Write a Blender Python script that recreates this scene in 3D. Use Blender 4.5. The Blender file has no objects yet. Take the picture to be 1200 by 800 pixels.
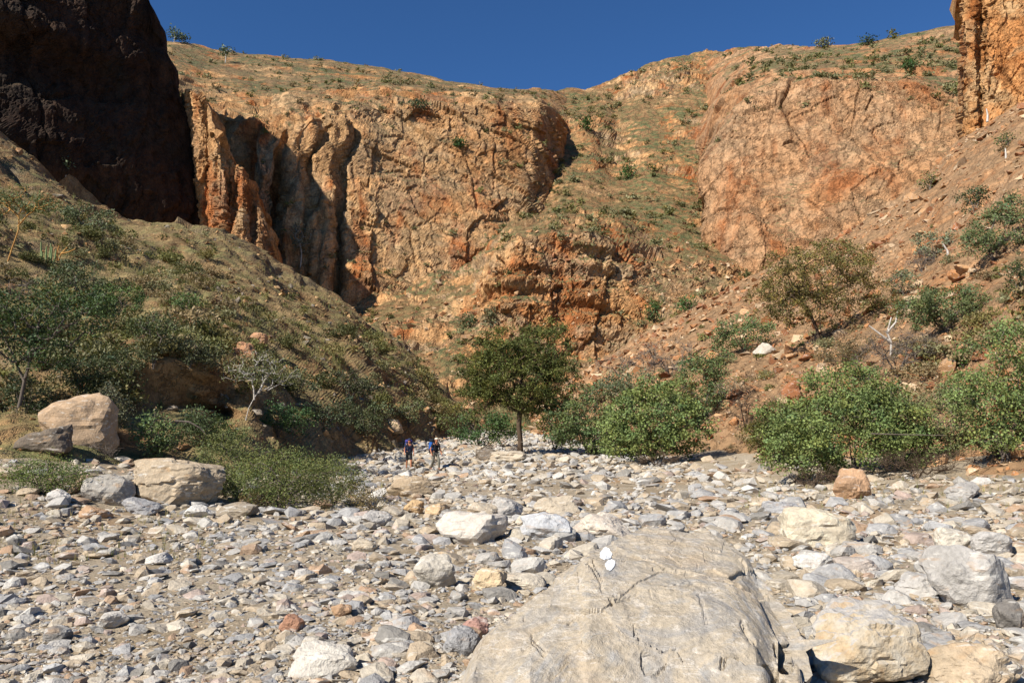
import bpy, bmesh, math, random
import numpy as np
from mathutils import Vector, Matrix, Euler
from mathutils.bvhtree import BVHTree

# ------------------------------------------------------------------ camera, sky, sun, exposure
SC = bpy.context.scene
C = SC.collection
F, PITCH, EYE = 953.0, math.radians(7.05), 1.7          # focal length in photo pixels, upward pitch, eye height
cam_d = bpy.data.cameras.new('camera'); cam = bpy.data.objects.new('camera', cam_d); C.objects.link(cam)
cam.location = (0, 0, EYE); cam.rotation_euler = (math.pi/2 + PITCH, 0, 0)
cam_d.sensor_width = 36; cam_d.lens = 36*F/1200; cam_d.clip_start = 0.1; cam_d.clip_end = 4000
SC.camera = cam

SUN_AZ, SUN_EL = math.radians(-135), math.radians(39)     # azimuth from +Y towards +X
sdir = Vector((math.sin(SUN_AZ)*math.cos(SUN_EL), math.cos(SUN_AZ)*math.cos(SUN_EL), math.sin(SUN_EL)))
w = bpy.data.worlds.new('World'); SC.world = w; w.use_nodes = True
nt = w.node_tree; nt.nodes.clear()
sky = nt.nodes.new('ShaderNodeTexSky'); sky.sky_type = 'NISHITA'; sky.sun_disc = False
sky.sun_elevation = SUN_EL; sky.sun_rotation = SUN_AZ
sky.altitude = 1800; sky.air_density = 1.0; sky.dust_density = 0.0; sky.ozone_density = 10.0
bg = nt.nodes.new('ShaderNodeBackground'); bg.inputs['Strength'].default_value = 0.078
wo = nt.nodes.new('ShaderNodeOutputWorld')
hs = nt.nodes.new('ShaderNodeHueSaturation'); hs.inputs['Saturation'].default_value = 1.06; hs.inputs['Value'].default_value = 1.0
nt.links.new(sky.outputs[0], hs.inputs['Color']); nt.links.new(hs.outputs[0], bg.inputs[0]); nt.links.new(bg.outputs[0], wo.inputs[0])
sl = bpy.data.lights.new('sun', 'SUN'); so = bpy.data.objects.new('sun', sl); C.objects.link(so)
sl.energy = 5.0; sl.angle = math.radians(0.53); sl.color = (1.0, 0.955, 0.88)
so.rotation_euler = sdir.to_track_quat('Z', 'Y').to_euler(); so.location = (-60, -60, 160)
SC.view_settings.view_transform = 'Standard'; SC.view_settings.look = 'None'
SC.view_settings.gamma = 1.0; SC.view_settings.use_curve_mapping = False; SC.view_settings.exposure = 0.58
SC.cycles.max_bounces = 6; SC.cycles.diffuse_bounces = 1; SC.cycles.transparent_max_bounces = 8
SC.cycles.use_denoising = True

# ------------------------------------------------------------------ helpers
rng = np.random.default_rng(7)
random.seed(7)
def ray(px, py):
    u, v = (px-600)/F, (400-py)/F
    return np.array([u, math.cos(PITCH)-v*math.sin(PITCH), math.sin(PITCH)+v*math.cos(PITCH)])
def W(px, py, d):
    r = ray(px, py); k = d/r[1]
    return np.array([r[0]*k, d, EYE+r[2]*k])
def sstep(a, b, x):
    t = np.clip((x-a)/(b-a), 0, 1); return t*t*(3-2*t)
def h3(ix, iy, iz, s=0):
    with np.errstate(over='ignore'):
        h = (ix.astype(np.int64).astype(np.uint32)*np.uint32(374761393) ^ iy.astype(np.int64).astype(np.uint32)*np.uint32(668265263)
             ^ iz.astype(np.int64).astype(np.uint32)*np.uint32(2147483647 - 94906265) ^ np.uint32((s*2654435761) & 0xffffffff))
        h ^= h >> np.uint32(15); h *= np.uint32(2246822519); h ^= h >> np.uint32(13); h *= np.uint32(3266489917); h ^= h >> np.uint32(16)
    return h.astype(np.float64)/4294967296.0
def vnoise(p, s=0):
    i = np.floor(p); f = p-i; f = f*f*f*(f*(f*6-15)+10)
    x, y, z = i[..., 0], i[..., 1], i[..., 2]; fx, fy, fz = f[..., 0], f[..., 1], f[..., 2]
    r = 0
    for a in (0, 1):
        for b in (0, 1):
            for c in (0, 1):
                r = r + h3(x+a, y+b, z+c, s)*(fx if a else 1-fx)*(fy if b else 1-fy)*(fz if c else 1-fz)
    return r*2-1
ROT = np.array([[.36, .48, -.8], [-.8, .6, 0], [.48, .64, .6]])
def fbm(p, oct=4, s=0, gain=.5):
    a, r, t = 1.0, 0, 0
    for k in range(oct):
        r = r + a*vnoise(p, s+k); t += a; a *= gain; p = (p @ ROT)*2.03
    return r/t
def worley(p, s=0):
    """per-cell random height, tilt value and edge distance: blocky fractured rock"""
    base = np.floor(p-.5)
    F1 = np.full(p.shape[:-1], 9.); F2 = F1.copy(); val = np.zeros_like(F1); tilt = np.zeros_like(F1)
    for a in (0, 1):
        for b in (0, 1):
            for c in (0, 1):
                x, y, z = base[..., 0]+a, base[..., 1]+b, base[..., 2]+c
                dx = x+.5+.8*(h3(x, y, z, s)-.5)-p[..., 0]; dy = y+.5+.8*(h3(x, y, z, s+1)-.5)-p[..., 1]; dz = z+.5+.8*(h3(x, y, z, s+2)-.5)-p[..., 2]
                d = np.sqrt(dx*dx+dy*dy+dz*dz)
                v = h3(x, y, z, s+3)*2-1; tl = dx*(h3(x, y, z, s+4)-.5)+dy*(h3(x, y, z, s+5)-.5)+dz*(h3(x, y, z, s+6)-.5)
                m = d < F1
                F2 = np.where(m, F1, np.minimum(F2, d)); F1 = np.where(m, d, F1)
                val = np.where(m, v, val); tilt = np.where(m, tl, tilt)
    return val, tilt, F2-F1
def mk_mesh(name, V, Fa, mat=None, col=None, smooth=False):
    V = np.ascontiguousarray(V, dtype=np.float32).reshape(-1, 3); Fa = np.ascontiguousarray(Fa, dtype=np.int32)
    me = bpy.data.meshes.new(name); n, k = Fa.shape
    me.vertices.add(len(V)); me.vertices.foreach_set('co', V.ravel())
    me.loops.add(n*k); me.loops.foreach_set('vertex_index', Fa.ravel())
    me.polygons.add(n); me.polygons.foreach_set('loop_start', np.arange(0, n*k, k, dtype=np.int32))
    me.polygons.foreach_set('use_smooth', np.full(n, smooth, dtype=bool))
    me.update(calc_edges=True)
    if col is not None:
        at = me.color_attributes.new('Col', 'FLOAT_COLOR', 'POINT')
        cc = np.ones((len(V), 4), np.float32); cc[:, :3] = col; at.data.foreach_set('color', cc.ravel())
    if mat: me.materials.append(mat)
    return me
def obj(name, me, parent=None, loc=None, rot=None, scale=None):
    o = bpy.data.objects.new(name, me); C.objects.link(o)
    if parent: o.parent = parent
    if loc is not None: o.location = [float(v) for v in loc]
    if rot is not None: o.rotation_euler = [float(v) for v in rot]
    if scale is not None: o.scale = [float(v) for v in scale] if hasattr(scale, '__len__') else (float(scale),)*3
    return o
def empty(name, loc): return obj(name, None, None, loc)
def tag(o, label=None, cat=None, group=None, kind=None):
    if label: o['label'] = label
    if cat: o['category'] = cat
    if group: o['group'] = group
    if kind: o['kind'] = kind
    return o
def joinm(parts):
    """list of (V, F) with equal face size -> one"""
    off, Vs, Fs = 0, [], []
    for V, Fa in parts:
        Vs.append(V); Fs.append(Fa+off); off += len(V)
    return np.concatenate(Vs), np.concatenate(Fs)

# ------------------------------------------------------------------ materials
class NT:
    def __init__(s, name):
        s.m = bpy.data.materials.new(name); s.m.use_nodes = True; s.t = s.m.node_tree
        s.b = s.t.nodes['Principled BSDF']; s.b.inputs['Roughness'].default_value = .9
        s.b.inputs['Specular IOR Level'].default_value = .2
    def n(s, typ, **kw):
        nd = s.t.nodes.new('ShaderNode'+typ)
        for k, v in kw.items():
            if k in nd.inputs: s.put(nd.inputs[k], v)
            else: setattr(nd, k, v)
        return nd
    def put(s, inp, v):
        if isinstance(v, bpy.types.NodeSocket): s.t.links.new(v, inp)
        elif hasattr(v, '__len__') and len(v) == 3 and inp.type == 'RGBA': inp.default_value = (*v, 1)
        else: inp.default_value = v
    def pos(s, sc=(1, 1, 1), kind='pos', rot=(0, 0, 0)):
        if kind == 'pos': src = s.n('NewGeometry').outputs['Position']
        else: src = s.n('TexCoord').outputs['Object']
        mp = s.n('Mapping'); s.put(mp.inputs['Vector'], src); mp.inputs['Scale'].default_value = sc; mp.inputs['Rotation'].default_value = rot
        return mp.outputs[0]
    def noise(s, vec, scale, det=5, rough=.6, dist=0.0):
        nd = s.n('TexNoise'); s.put(nd.inputs['Vector'], vec); nd.inputs['Scale'].default_value = scale
        nd.inputs['Detail'].default_value = det; nd.inputs['Roughness'].default_value = rough; nd.inputs['Distortion'].default_value = dist
        return nd.outputs[0]
    def ramp(s, fac, stops):
        nd = s.n('ValToRGB'); s.put(nd.inputs[0], fac); e = nd.color_ramp.elements
        while len(e) < len(stops): e.new(.5)
        for k, (p, c) in enumerate(stops):
            e[k].position = p; e[k].color = (*c, 1) if hasattr(c, '__len__') else (c, c, c, 1)
        return nd.outputs[0]
    def mix(s, fac, a, b, mode='MIX'):
        nd = s.n('Mix', data_type='RGBA', blend_type=mode)
        s.put(nd.inputs[0], fac); s.put(nd.inputs[6], a); s.put(nd.inputs[7], b)
        return nd.outputs[2]
    def math(s, op, a, b=0.0):
        nd = s.n('Math', operation=op); s.put(nd.inputs[0], a); s.put(nd.inputs[1], b); return nd.outputs[0]
    def mapr(s, v, a, b, c=0.0, d=1.0):
        nd = s.n('MapRange'); s.put(nd.inputs[0], v)
        for k, x in zip((1, 2, 3, 4), (a, b, c, d)): nd.inputs[k].default_value = x
        return nd.outputs[0]
    def bump(s, h, strength, dist=.1):
        nd = s.n('Bump'); s.put(nd.inputs['Height'], h); nd.inputs['Strength'].default_value = strength; nd.inputs['Distance'].default_value = dist
        s.put(s.b.inputs['Normal'], nd.outputs[0])
    def base(s, c): s.put(s.b.inputs['Base Color'], c); return s.m
def L(r, g, b):                                             # sRGB 0-255 -> linear
    f = lambda c: (c/255/12.92 if c/255 <= .04045 else ((c/255+.055)/1.055)**2.4)
    return (f(r), f(g), f(b))

def rock_mat(name, tan, orange, deep, grey, soil, soil_lo=.55, soil_hi=.8, streak=1.0, green=None, scale=1.0, gamt=.75, bump=.8, joint=1.0):
    m = NT(name)
    big = m.noise(m.pos((.03*scale, .03*scale, .03*scale)), 1, 3, .6)
    c = m.mix(m.ramp(big, [(.36, 0.), (.62, 1.)]), tan, orange)
    st = m.noise(m.pos((.10*scale, .10*scale, .03*scale)), 1, 4, .62, .5)           # vertical water streaks
    c = m.mix(m.math('MULTIPLY', m.ramp(st, [(.5, 0.), (.64, 1.)]), streak), c, deep)
    gr = m.noise(m.pos((.06*scale, .06*scale, .09*scale), rot=(.3, .2, 0)), 1.3, 4, .68)
    c = m.mix(m.math('MULTIPLY', m.ramp(gr, [(.47, 0.), (.6, 1.)]), gamt), c, grey)
    fine = m.noise(m.pos((1, 1, .7)), .5*scale, 6, .72)
    c = m.mix(.85, c, m.ramp(fine, [(.3, .22), (.5, .5), (.7, .74)]), 'OVERLAY')
    wp = m.n('VectorMath', operation='ADD'); m.put(wp.inputs[0], m.pos((.34*joint, .34*joint, .17*joint), rot=(.12, .2, .3)))
    nd = m.n('TexNoise'); m.put(nd.inputs['Vector'], m.pos((.3*joint, .3*joint, .3*joint))); nd.inputs['Detail'].default_value = 3
    ws = m.n('VectorMath', operation='SCALE'); m.put(ws.inputs[0], nd.outputs['Color']); ws.inputs['Scale'].default_value = .9; m.put(wp.inputs[1], ws.outputs[0])
    vo = m.n('TexVoronoi', feature='DISTANCE_TO_EDGE'); m.put(vo.inputs['Vector'], wp.outputs[0]); vo.inputs['Scale'].default_value = 1.0
    jt = m.ramp(vo.outputs['Distance'], [(.0, 0.), (.07, 1.)])                       # open joints between blocks
    vc = m.n('TexVoronoi', feature='F1'); m.put(vc.inputs['Vector'], wp.outputs[0]); vc.inputs['Scale'].default_value = 1.0
    c = m.mix(.2, c, m.ramp(m.n('SeparateColor', Color=vc.outputs['Color']).outputs[0], [(0., .25), (1., .75)]), 'OVERLAY')   # each block weathers its own way
    gn = m.noise(m.pos((1, 1, .8)), 2.6*scale, 3, .8)
    c = m.mix(.7, c, m.ramp(gn, [(.3, .25), (.7, .75)]), 'OVERLAY')
    nz = m.n('SeparateXYZ'); m.put(nz.inputs[0], m.n('NewGeometry').outputs['True Normal'])
    k = m.math('ADD', nz.outputs[2], m.mapr(gr, .2, .8, -.35, .35))
    sc = m.mix(m.ramp(fine, [(.42, 0.), (.6, 1.)]), soil, tuple(v*.66 for v in soil))
    if green:
        g = m.noise(m.pos((.3, .3, .3)), 1, 4, .75)
        g2 = m.math('MULTIPLY', m.ramp(g, [(.44, 0.), (.54, 1.)]), m.ramp(big, [(.36, .45), (.56, .95)]))
        sc = m.mix(g2, sc, green)
    c = m.mix(m.mapr(k, soil_lo, soil_hi), c, sc)
    m.bump(m.math('ADD', m.math('ADD', fine, m.math('MULTIPLY', gn, .35)), m.math('MULTIPLY', jt, .55)), bump, .9/scale)
    return m.base(c)

TAN, ORANGE, DEEP, GREY = L(186, 148, 104), L(178, 128, 80), L(160, 98, 54), L(166, 144, 114)
SOIL = L(158, 124, 82)
M_CLIFF = rock_mat('cliff_rock', TAN, ORANGE, DEEP, GREY, L(136, 110, 78), .62, .85, green=L(98, 100, 66), gamt=.45)
M_VALLEY = rock_mat('valley_rock', TAN, ORANGE, DEEP, GREY, L(146, 112, 76), .5, .72, green=L(96, 100, 64))
M_RIGHT = rock_mat('right_cliff_rock', L(172, 134, 98), L(166, 120, 80), L(148, 94, 56), L(156, 132, 104), L(138, 112, 80), .66, .86, green=L(98, 102, 66), streak=1.0, gamt=.45)
M_TOWER = rock_mat('tower_rock', L(190, 146, 96), L(172, 114, 64), L(142, 86, 42), L(182, 150, 108), L(160, 110, 66), .8, .95, scale=1.6)
M_HILL = rock_mat('hillside_soil', L(152, 128, 90), L(146, 112, 74), L(112, 86, 58), L(112, 102, 84), L(156, 134, 92), .62, .9, green=L(116, 112, 70), scale=3, joint=2.5)
M_SCREE = rock_mat('scree_soil', L(172, 136, 100), L(162, 120, 82), L(146, 100, 64), L(158, 134, 108), L(156, 124, 90), .5, .85, scale=3, joint=2.5)
M_SHADE_DARK = rock_mat('shade_darkened_cliff_rock', L(62, 44, 31), L(52, 35, 24), L(40, 27, 18), L(46, 38, 30), L(80, 64, 46), .66, .86)  # tones lowered so the cliff's deep shade is painted into its rock colour

m = NT('riverbed_ground')
c = m.mix(m.ramp(m.noise(m.pos((.5, .5, .5)), 1, 6, .65), [(.4, 0.), (.6, 1.)]), L(168, 154, 132), L(150, 132, 106))
og = m.noise(m.pos((.16, .16, .16)), 1, 4, .6)
c = m.mix(m.ramp(og, [(.56, 0.), (.68, .75)]), c, L(160, 124, 86))
fn = m.noise(m.pos((1, 1, 1)), 14, 5, .75)
c = m.mix(.8, c, m.ramp(fn, [(.3, .25), (.7, .75)]), 'OVERLAY')
m.bump(fn, .8, .06)
M_BED = m.base(c)

def stone_mat(name, from_object):
    m = NT(name)
    if from_object:
        col = m.n('ObjectInfo').outputs['Color']; P = m.pos((1, 1, 1))
    else:
        col = m.n('Attribute', attribute_name='Col').outputs['Color']; P = m.pos((1, 1, 1))
    a = m.noise(P, 1.3, 4, .6, .8)
    c = m.mix(.45, col, m.ramp(a, [(.3, .28), (.5, .5), (.7, .72)]), 'OVERLAY')
    b = m.noise(m.pos((1, 1, 3), rot=(.5, .4, .2)), 2.2, 3, .6, 1.2)
    c = m.mix(m.ramp(b, [(.58, 0.), (.72, .5)]), c, L(168, 132, 92))                # iron stain
    c = m.mix(m.ramp(m.noise(m.pos((1, 3, 5), rot=(.2, .6, .9)), 2.5, 2, .6, .5), [(.6, 0.), (.66, .5)]), c, L(206, 200, 188))   # pale veins
    f = m.noise(P, 16, 4, .72)
    c = m.mix(.55, c, m.ramp(f, [(.3, .32), (.5, .5), (.7, .68)]), 'OVERLAY')
    m.bump(f, .7, .05)
    return m.base(c)
M_STONE_O = stone_mat('river_stone', True)
M_STONE_A = stone_mat('river_gravel', False)

def leaf_mat(name, trans=.16):
    m = NT(name)
    c = m.n('Attribute', attribute_name='Col').outputs['Color']
    c = m.mix(1.0, c, m.n('ObjectInfo').outputs['Color'], 'MULTIPLY')
    m.b.inputs['Roughness'].default_value = .6; m.b.inputs['Specular IOR Level'].default_value = .25
    m.base(c)
    tr = m.n('BsdfTranslucent'); m.put(tr.inputs[0], m.mix(1.0, c, (.9, 1.0, .45), 'MULTIPLY'))
    mx = m.n('MixShader'); mx.inputs[0].default_value = trans
    out = m.t.nodes['Material Output']
    m.t.links.new(m.b.outputs[0], mx.inputs[1]); m.t.links.new(tr.outputs[0], mx.inputs[2]); m.t.links.new(mx.outputs[0], out.inputs[0])
    return m.m
M_LEAF = leaf_mat('leaves')
def bark_mat(name, a, b, sc=6):
    m = NT(name)
    c = m.mix(m.ramp(m.noise(m.pos((1, 1, .3), 'obj'), sc, 5, .65), [(.35, 0.), (.65, 1.)]), a, b)
    m.bump(m.noise(m.pos((1, 1, .3), 'obj'), sc*2, 5, .7), .5, .03)
    return m.base(c)
M_BARK = bark_mat('dark_bark', L(66, 52, 40), L(96, 80, 64))
M_WHITE_BARK = bark_mat('white_bark', L(206, 198, 186), L(160, 150, 138))
M_GREY_BARK = bark_mat('grey_bark', L(120, 108, 96), L(86, 76, 68))
M_GOLD_BARK = bark_mat('golden_bark', L(196, 150, 86), L(160, 112, 60))
def plain(name, col, rough=.8, var=.25, sc=20):
    m = NT(name); m.b.inputs['Roughness'].default_value = rough
    n = m.noise(m.pos((1, 1, 1), 'obj'), sc, 4, .6)
    c = m.mix(m.ramp(n, [(.3, 0.), (.7, 1.)]), tuple(v*(1-var) for v in col), tuple(min(1, v*(1+var)) for v in col))
    return m.base(c)

# ------------------------------------------------------------------ terrain
def ip(xs, ys): return lambda v: np.interp(v, xs, ys)
f_xl = ip([0, 15, 20, 26, 40, 60, 90, 140], [-9, -7, -5.5, -6, -8, -9.5, -8, -5])
f_xr = ip([0, 15, 24, 36, 50, 70, 100, 140], [14, 12, 11, 9, 9.5, 10, 8, 5])
def ground_z(x, y):
    x = np.asarray(x, float); y = np.asarray(y, float)
    z = np.where(y > 42, .042*(y-42), 0.)
    dl = np.maximum(0, f_xl(y)-x); dr = np.maximum(0, x-f_xr(y))
    z = z + .135*np.minimum(dl, 25)*np.clip(y/20, .2, 1) + .15*np.minimum(dr, 25)*np.clip(y/20, .2, 1)
    p = np.stack([x, y, np.zeros_like(x)], -1)
    return z + .16*fbm(p*.22, 3, 5) + .05*fbm(p*1.1, 3, 9)

def herm(K, q):                                            # linear interpolation of control rows along axis 0
    xs = np.array([k for k, _ in K]); A = np.array([p for _, p in K])
    out = np.empty((len(q),)+A.shape[1:])
    for j in np.ndindex(A.shape[1:]): out[(slice(None),)+j] = np.interp(q, xs, A[(slice(None),)+j])
    return out
def blur(P, n, ax):
    for _ in range(n):
        Q = P.copy(); s0 = [slice(None)]*3; s1 = s0.copy(); s2 = s0.copy()
        s0[ax] = slice(1, -1); s1[ax] = slice(0, -2); s2[ax] = slice(2, None)
        Q[tuple(s0)] = (P[tuple(s0)]*2+P[tuple(s1)]+P[tuple(s2)])/4; P = Q
    return P
def net(cols, step, rows, sm=(0, 0), back=(0, 40, -8), skirt=None):
    """cols: [(px, [(py, depth), ...])]; a world-space control net lofted into a fine grid (rows = count per band)"""
    K = []
    for px, ln in cols:
        pts = [W(px, py, d) for py, d in ln]; pts.append(pts[-1]+np.array(back, float))
        if skirt is not None: pts.insert(0, pts[0]+np.array(skirt, float))
        K.append((px, pts))
    q = np.arange(cols[0][0], cols[-1][0]+1e-6, step)
    A = herm(K, q)                                          # (nu, lines, 3)
    t = np.concatenate([np.linspace(j, j+1, n, endpoint=False) for j, n in enumerate(rows)]+[[A.shape[1]-1]])
    j = np.clip(t.astype(int), 0, A.shape[1]-2); f = (t-j)[None, :, None]
    P = A[:, j]*(1-f)+A[:, j+1]*f
    P = blur(P, sm[0], 0); P = blur(P, sm[1], 1)
    return P, np.broadcast_to(t[None], P.shape[:2])
def sway(P, a, zs=14., s=600):
    P[..., 0] += a*fbm(P/np.array([50, 50, zs]), 2, s, .5); P[..., 1] += a*.6*fbm(P/np.array([30, 50, zs]), 2, s+9); return P
def normals(P):
    du = np.gradient(P, axis=0); dv = np.gradient(P, axis=1)
    n = np.cross(du, dv); n /= np.linalg.norm(n, axis=-1, keepdims=True)+1e-9
    return n
def gridfaces(nu, nv):
    i = np.arange(nu*nv).reshape(nu, nv)
    return np.stack([i[:-1, :-1], i[1:, :-1], i[1:, 1:], i[:-1, 1:]], -1).reshape(-1, 4)
def rough_rock(P, N, amp, size, zs=2.0, s=0, crack=.25, rib=.45):
    """broad ribs, flat fractured faces stepping in and out, open upright joints, thin ledges"""
    d = amp*rib*fbm(P/np.array([size*1.3, size*1.3, size*zs*1.6]), 2, s+40, .4)
    warp = np.stack([fbm(P/(size*.6), 3, s+50+k) for k in range(3)], -1)*size*.10
    joint = sstep(-.05, .2, fbm(P/(size*1.6), 2, s+70))
    for k, (sz, a, c) in enumerate([(size*.75, .42, 1.), (size*.3, .26, .5), (size*.11, .13, .2), (size*.05, .06, .1)]):
        q = (P+warp)/np.array([sz, sz, sz*zs*(1.3, .8, .5, .4)[k]])
        v, tl, e = worley(q, s+10*k)
        d += amp*a*(v*.75+tl*.5-crack*c*joint*(1-sstep(0, .07, e))*3)
    d += amp*.16*vnoise(P/np.array([size*1.5, size*1.5, size*.09]), s+80)*sstep(-.1, .3, fbm(P/(size*2), 2, s+81))   # ledges
    return d
TERR = []
def terrain(name, P, mat, label=None):
    nu, nv = P.shape[:2]; Fa = gridfaces(nu, nv)
    n = normals(P); c = np.array([0, 0, 60.])-P
    if (n*c).sum(-1).mean() < 0: Fa = Fa[:, ::-1]
    o = obj(name, mk_mesh(name, P, Fa, mat)); tag(o, kind='structure')
    TERR.append(o); return o

# riverbed: one sheet fanning out from the camera, on behind it too
ys = np.concatenate([[-120, -60, -25, -10, -4, -1, .6, 1.5, 2.3], np.geomspace(3, 170, 220)])
us = np.concatenate([np.linspace(-5, -1.3, 20, endpoint=False), np.linspace(-1.3, 1.3, 300), np.linspace(1.3, 5, 21)[1:]])
yy = np.broadcast_to(ys[None], (len(us), len(ys))); sc_ = np.where(ys < 3, 3+np.abs(ys-3)*.6, ys)
xx = us[:, None]*sc_[None]
Pg = np.stack([xx, yy, ground_z(xx, yy)], -1)
terrain('riverbed', Pg, M_BED)

# left hillside (talus below the shaded cliff)
cols = [(-300, [(700, 13), (600, 17), (400, 32), (120, 66), (0, 76)]),
        (-120, [(600, 20), (540, 26), (370, 42), (140, 72), (80, 80)]),
        (0,   [(536, 25), (482, 33), (330, 50), (215, 72), (150, 86)]),
        (60,  [(536, 26), (460, 35), (335, 52), (245, 74), (198, 90)]),
        (150, [(530, 29), (432, 36.5), (335, 57), (290, 80), (256, 99)]),
        (215, [(530, 31), (428, 38.5), (340, 61), (300, 86), (258, 104)]),
        (260, [(526, 33), (445, 40), (350, 65), (305, 90), (265, 110)]),
        (300, [(520, 36), (470, 43), (365, 69), (320, 94), (284, 114)]),
        (350, [(516, 44), (482, 50), (385, 76), (345, 98), (314, 118)]),
        (400, [(515, 55), (482, 61), (400, 84), (370, 104), (348, 121)]),
        (450, [(512, 68), (478, 76), (425, 95), (400, 110), (386, 123)]),
        (500, [(508, 84), (476, 92), (452, 106), (438, 116), (428, 124)]),
        (530, [(506, 96), (484, 104), (474, 112), (468, 118), (460, 124)]),
        (560, [(510, 110), (500, 114), (497, 118), (495, 122), (492, 126)])]
P, T = net(cols, 2.4, [10, 46, 100, 74, 50, 12], (10, 6), back=(6, 26, -14), skirt=(1.5, -3, -1.6)); T = T-1
N = normals(P)
d = 1.1*fbm(P*.12, 4, 21)+.5*fbm(P*.42, 3, 25)-1.3*(1-np.abs(vnoise(np.stack([(P[..., 1]+.4*P[..., 0])/9, P[..., 0]/40, P[..., 2]/40], -1), 22)))**4*sstep(1, 1.6, T)
rw = .55*(1-sstep(.9, 1.25, T))*sstep(.1, .4, T)*sstep(-300, 150, np.broadcast_to(np.arange(-300, 560.1, 2.4)[:P.shape[0], None], T.shape))
oc = sstep(.1, .35, fbm(P*.07, 3, 41))
d += rw*(.9*fbm(P/np.array([3., 3., 1.2]), 4, 31)+.35*vnoise(P/np.array([4., 4., .8]), 33)*sstep(300, 250, (P[..., 0]/P[..., 1]*F+600)))+.5*oc*fbm(P*.35, 3, 45)+.16*fbm(P*.9, 2, 47)
P = P+N*np.sign((N*(np.array([0, 0, 60.])-P)).sum(-1, keepdims=True))*d[..., None]
# undercut bank: the foot is hollowed out under a rocky lip
pxs = np.broadcast_to((P[..., 0]/P[..., 1]*F+600), T.shape)
cave = np.exp(-((T-.45)/.3)**2)*(sstep(120, 165, pxs)*(1-sstep(255, 300, pxs)))*np.clip(.8+.9*fbm(P/np.array([3, 3, 1.5]), 3, 48), .1, 1.3)
P[..., 1] += 3.6*cave; P[..., 0] -= .8*cave
HILL_P = P
terrain('left_hillside', P, M_HILL)

# shaded cliff on the left
def wall_d(px):                                            # the cliff runs away to the right, just turned from the sun
    u = (px-600)/F; k = (88+140*u)/(.60-.80*u); return 140+.80*k
tops = [(-330, 150), (-140, 140), (-80, 100), (-20, -40), (0, -44), (90, -34), (140, -32), (168, -34), (175, -8), (180, 18), (187, 32), (195, 46), (206, 84), (214, 108), (222, 150), (230, 215), (238, 270)]
cols = []
for px, tp in tops:
    d0 = wall_d(px)
    cols.append((px, [(400, d0-3), (300, d0-1), (.5*(300+tp), d0+1), (tp, d0+3), (tp-1, d0+(30 if px < 178 else 8))]))
P, T = net(cols, 2.2, [12, 56, 95, 8, 3], (2, 2), back=(-60, 16, 0))
P = sway(P, 3.5, 9., 640)
N = normals(P); s = np.sign((N*(np.array([0, 60, 20.])-P)).sum(-1, keepdims=True))
d = rough_rock(P, N, 2.3, 14, 2.8, 60)*np.clip((3.0-T)*.6+.9, .8, 1)*np.where(T > 3.3, .3, 1)
P = P+N*s*d[..., None]
terrain('shaded_cliff', P, M_SHADE_DARK)
# sunlit pillars standing out in front of its far end
bt = [(214, 108), (222, 104), (230, 108), (236, 112), (244, 122), (248, 150), (258, 158), (262, 170), (268, 188), (284, 196), (290, 204), (296, 236), (304, 246), (318, 300), (326, 350)]
cols = []
for i, (px, tp) in enumerate(bt):
    d0 = 159.5+(14, 8, 1, 1, 2.5, 0, 0, 1, 3.5, 1, 2, 4, 1.5, 4, 12)[i]+(px-250)*.02; lo = max(0, (262-px)*.4)
    cols.append((px, [(410, d0-4+lo), (300, d0-1+lo), (tp, d0+3)]))
P, T = net(cols, .9, [30, 120, 8], (1, 1), back=(1, 12, -6))
N = normals(P); s = np.sign((N*(np.array([0, 0, 60.])-P)).sum(-1, keepdims=True))
d = rough_rock(P, N, 1.9, 6, 2.8, 75)+.5*vnoise(P/np.array([1.6, 1.6, 14.]), 141)
P = P+N*s*d[..., None]
terrain('sunlit_rock_pillars', P, M_CLIFF)

# head wall of the canyon
cols = [(120, [(330, 210), (60, 218), (40, 250), (25, 290)]),
        (185, [(320, 208), (110, 214), (78, 245), (46, 300)]),
        (205, [(320, 206), (105, 212), (80, 240), (47, 300)]),
        (245, [(320, 204), (125, 212), (96, 240), (56, 310)]),
        (282, [(330, 202), (145, 210), (102, 238), (61, 320)]),
        (298, [(330, 202), (150, 210), (104, 238), (62, 322)]),
        (304, [(332, 190), (190, 196), (105, 238), (62, 324)]),
        (316, [(334, 188), (215, 194), (105, 238), (63, 326)]),
        (321, [(338, 204), (150, 212), (105, 238), (63, 328)]),
        (332, [(342, 202), (144, 211), (106, 238), (64, 330)]),
        (337, [(345, 190), (140, 206), (106, 238), (65, 330)]),
        (360, [(350, 191), (136, 208), (106, 238), (67, 332)]),
        (366, [(350, 197), (136, 213), (106, 238), (67, 332)]),
        (372, [(350, 192), (134, 210), (106, 238), (68, 333)]),
        (394, [(352, 193), (130, 212), (105, 240), (71, 335)]),
        (400, [(354, 201), (128, 219), (104, 243), (72, 335)]),
        (406, [(354, 201), (128, 220), (104, 245), (72, 335)]),
        (411, [(352, 195), (126, 218), (103, 248), (74, 334)]),
        (450, [(345, 198), (122, 226), (100, 254), (80, 330)]),
        (520, [(322, 205), (124, 234), (108, 260), (93, 322)]),
        (580, [(297, 212), (124, 242), (112, 266), (102, 320)]),
        (622, [(272, 220), (130, 250), (115, 274), (104, 322)]),
        (645, [(256, 234), (150, 262), (128, 285), (105, 330)]),
        (665, [(262, 255), (175, 285), (145, 305), (110, 345)]),
        (700, [(270, 290), (220, 310), (180, 330), (130, 350)])]
for cc in cols: cc[1].insert(0, (cc[1][0][0]+70, cc[1][0][1]-6))
P, T = net(cols, 1.5, [30, 160, 44, 46, 5], (3, 3))
P = sway(P, 4.)
N = normals(P); s = np.sign((N*(np.array([0, 0, 60.])-P)).sum(-1, keepdims=True))
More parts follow.
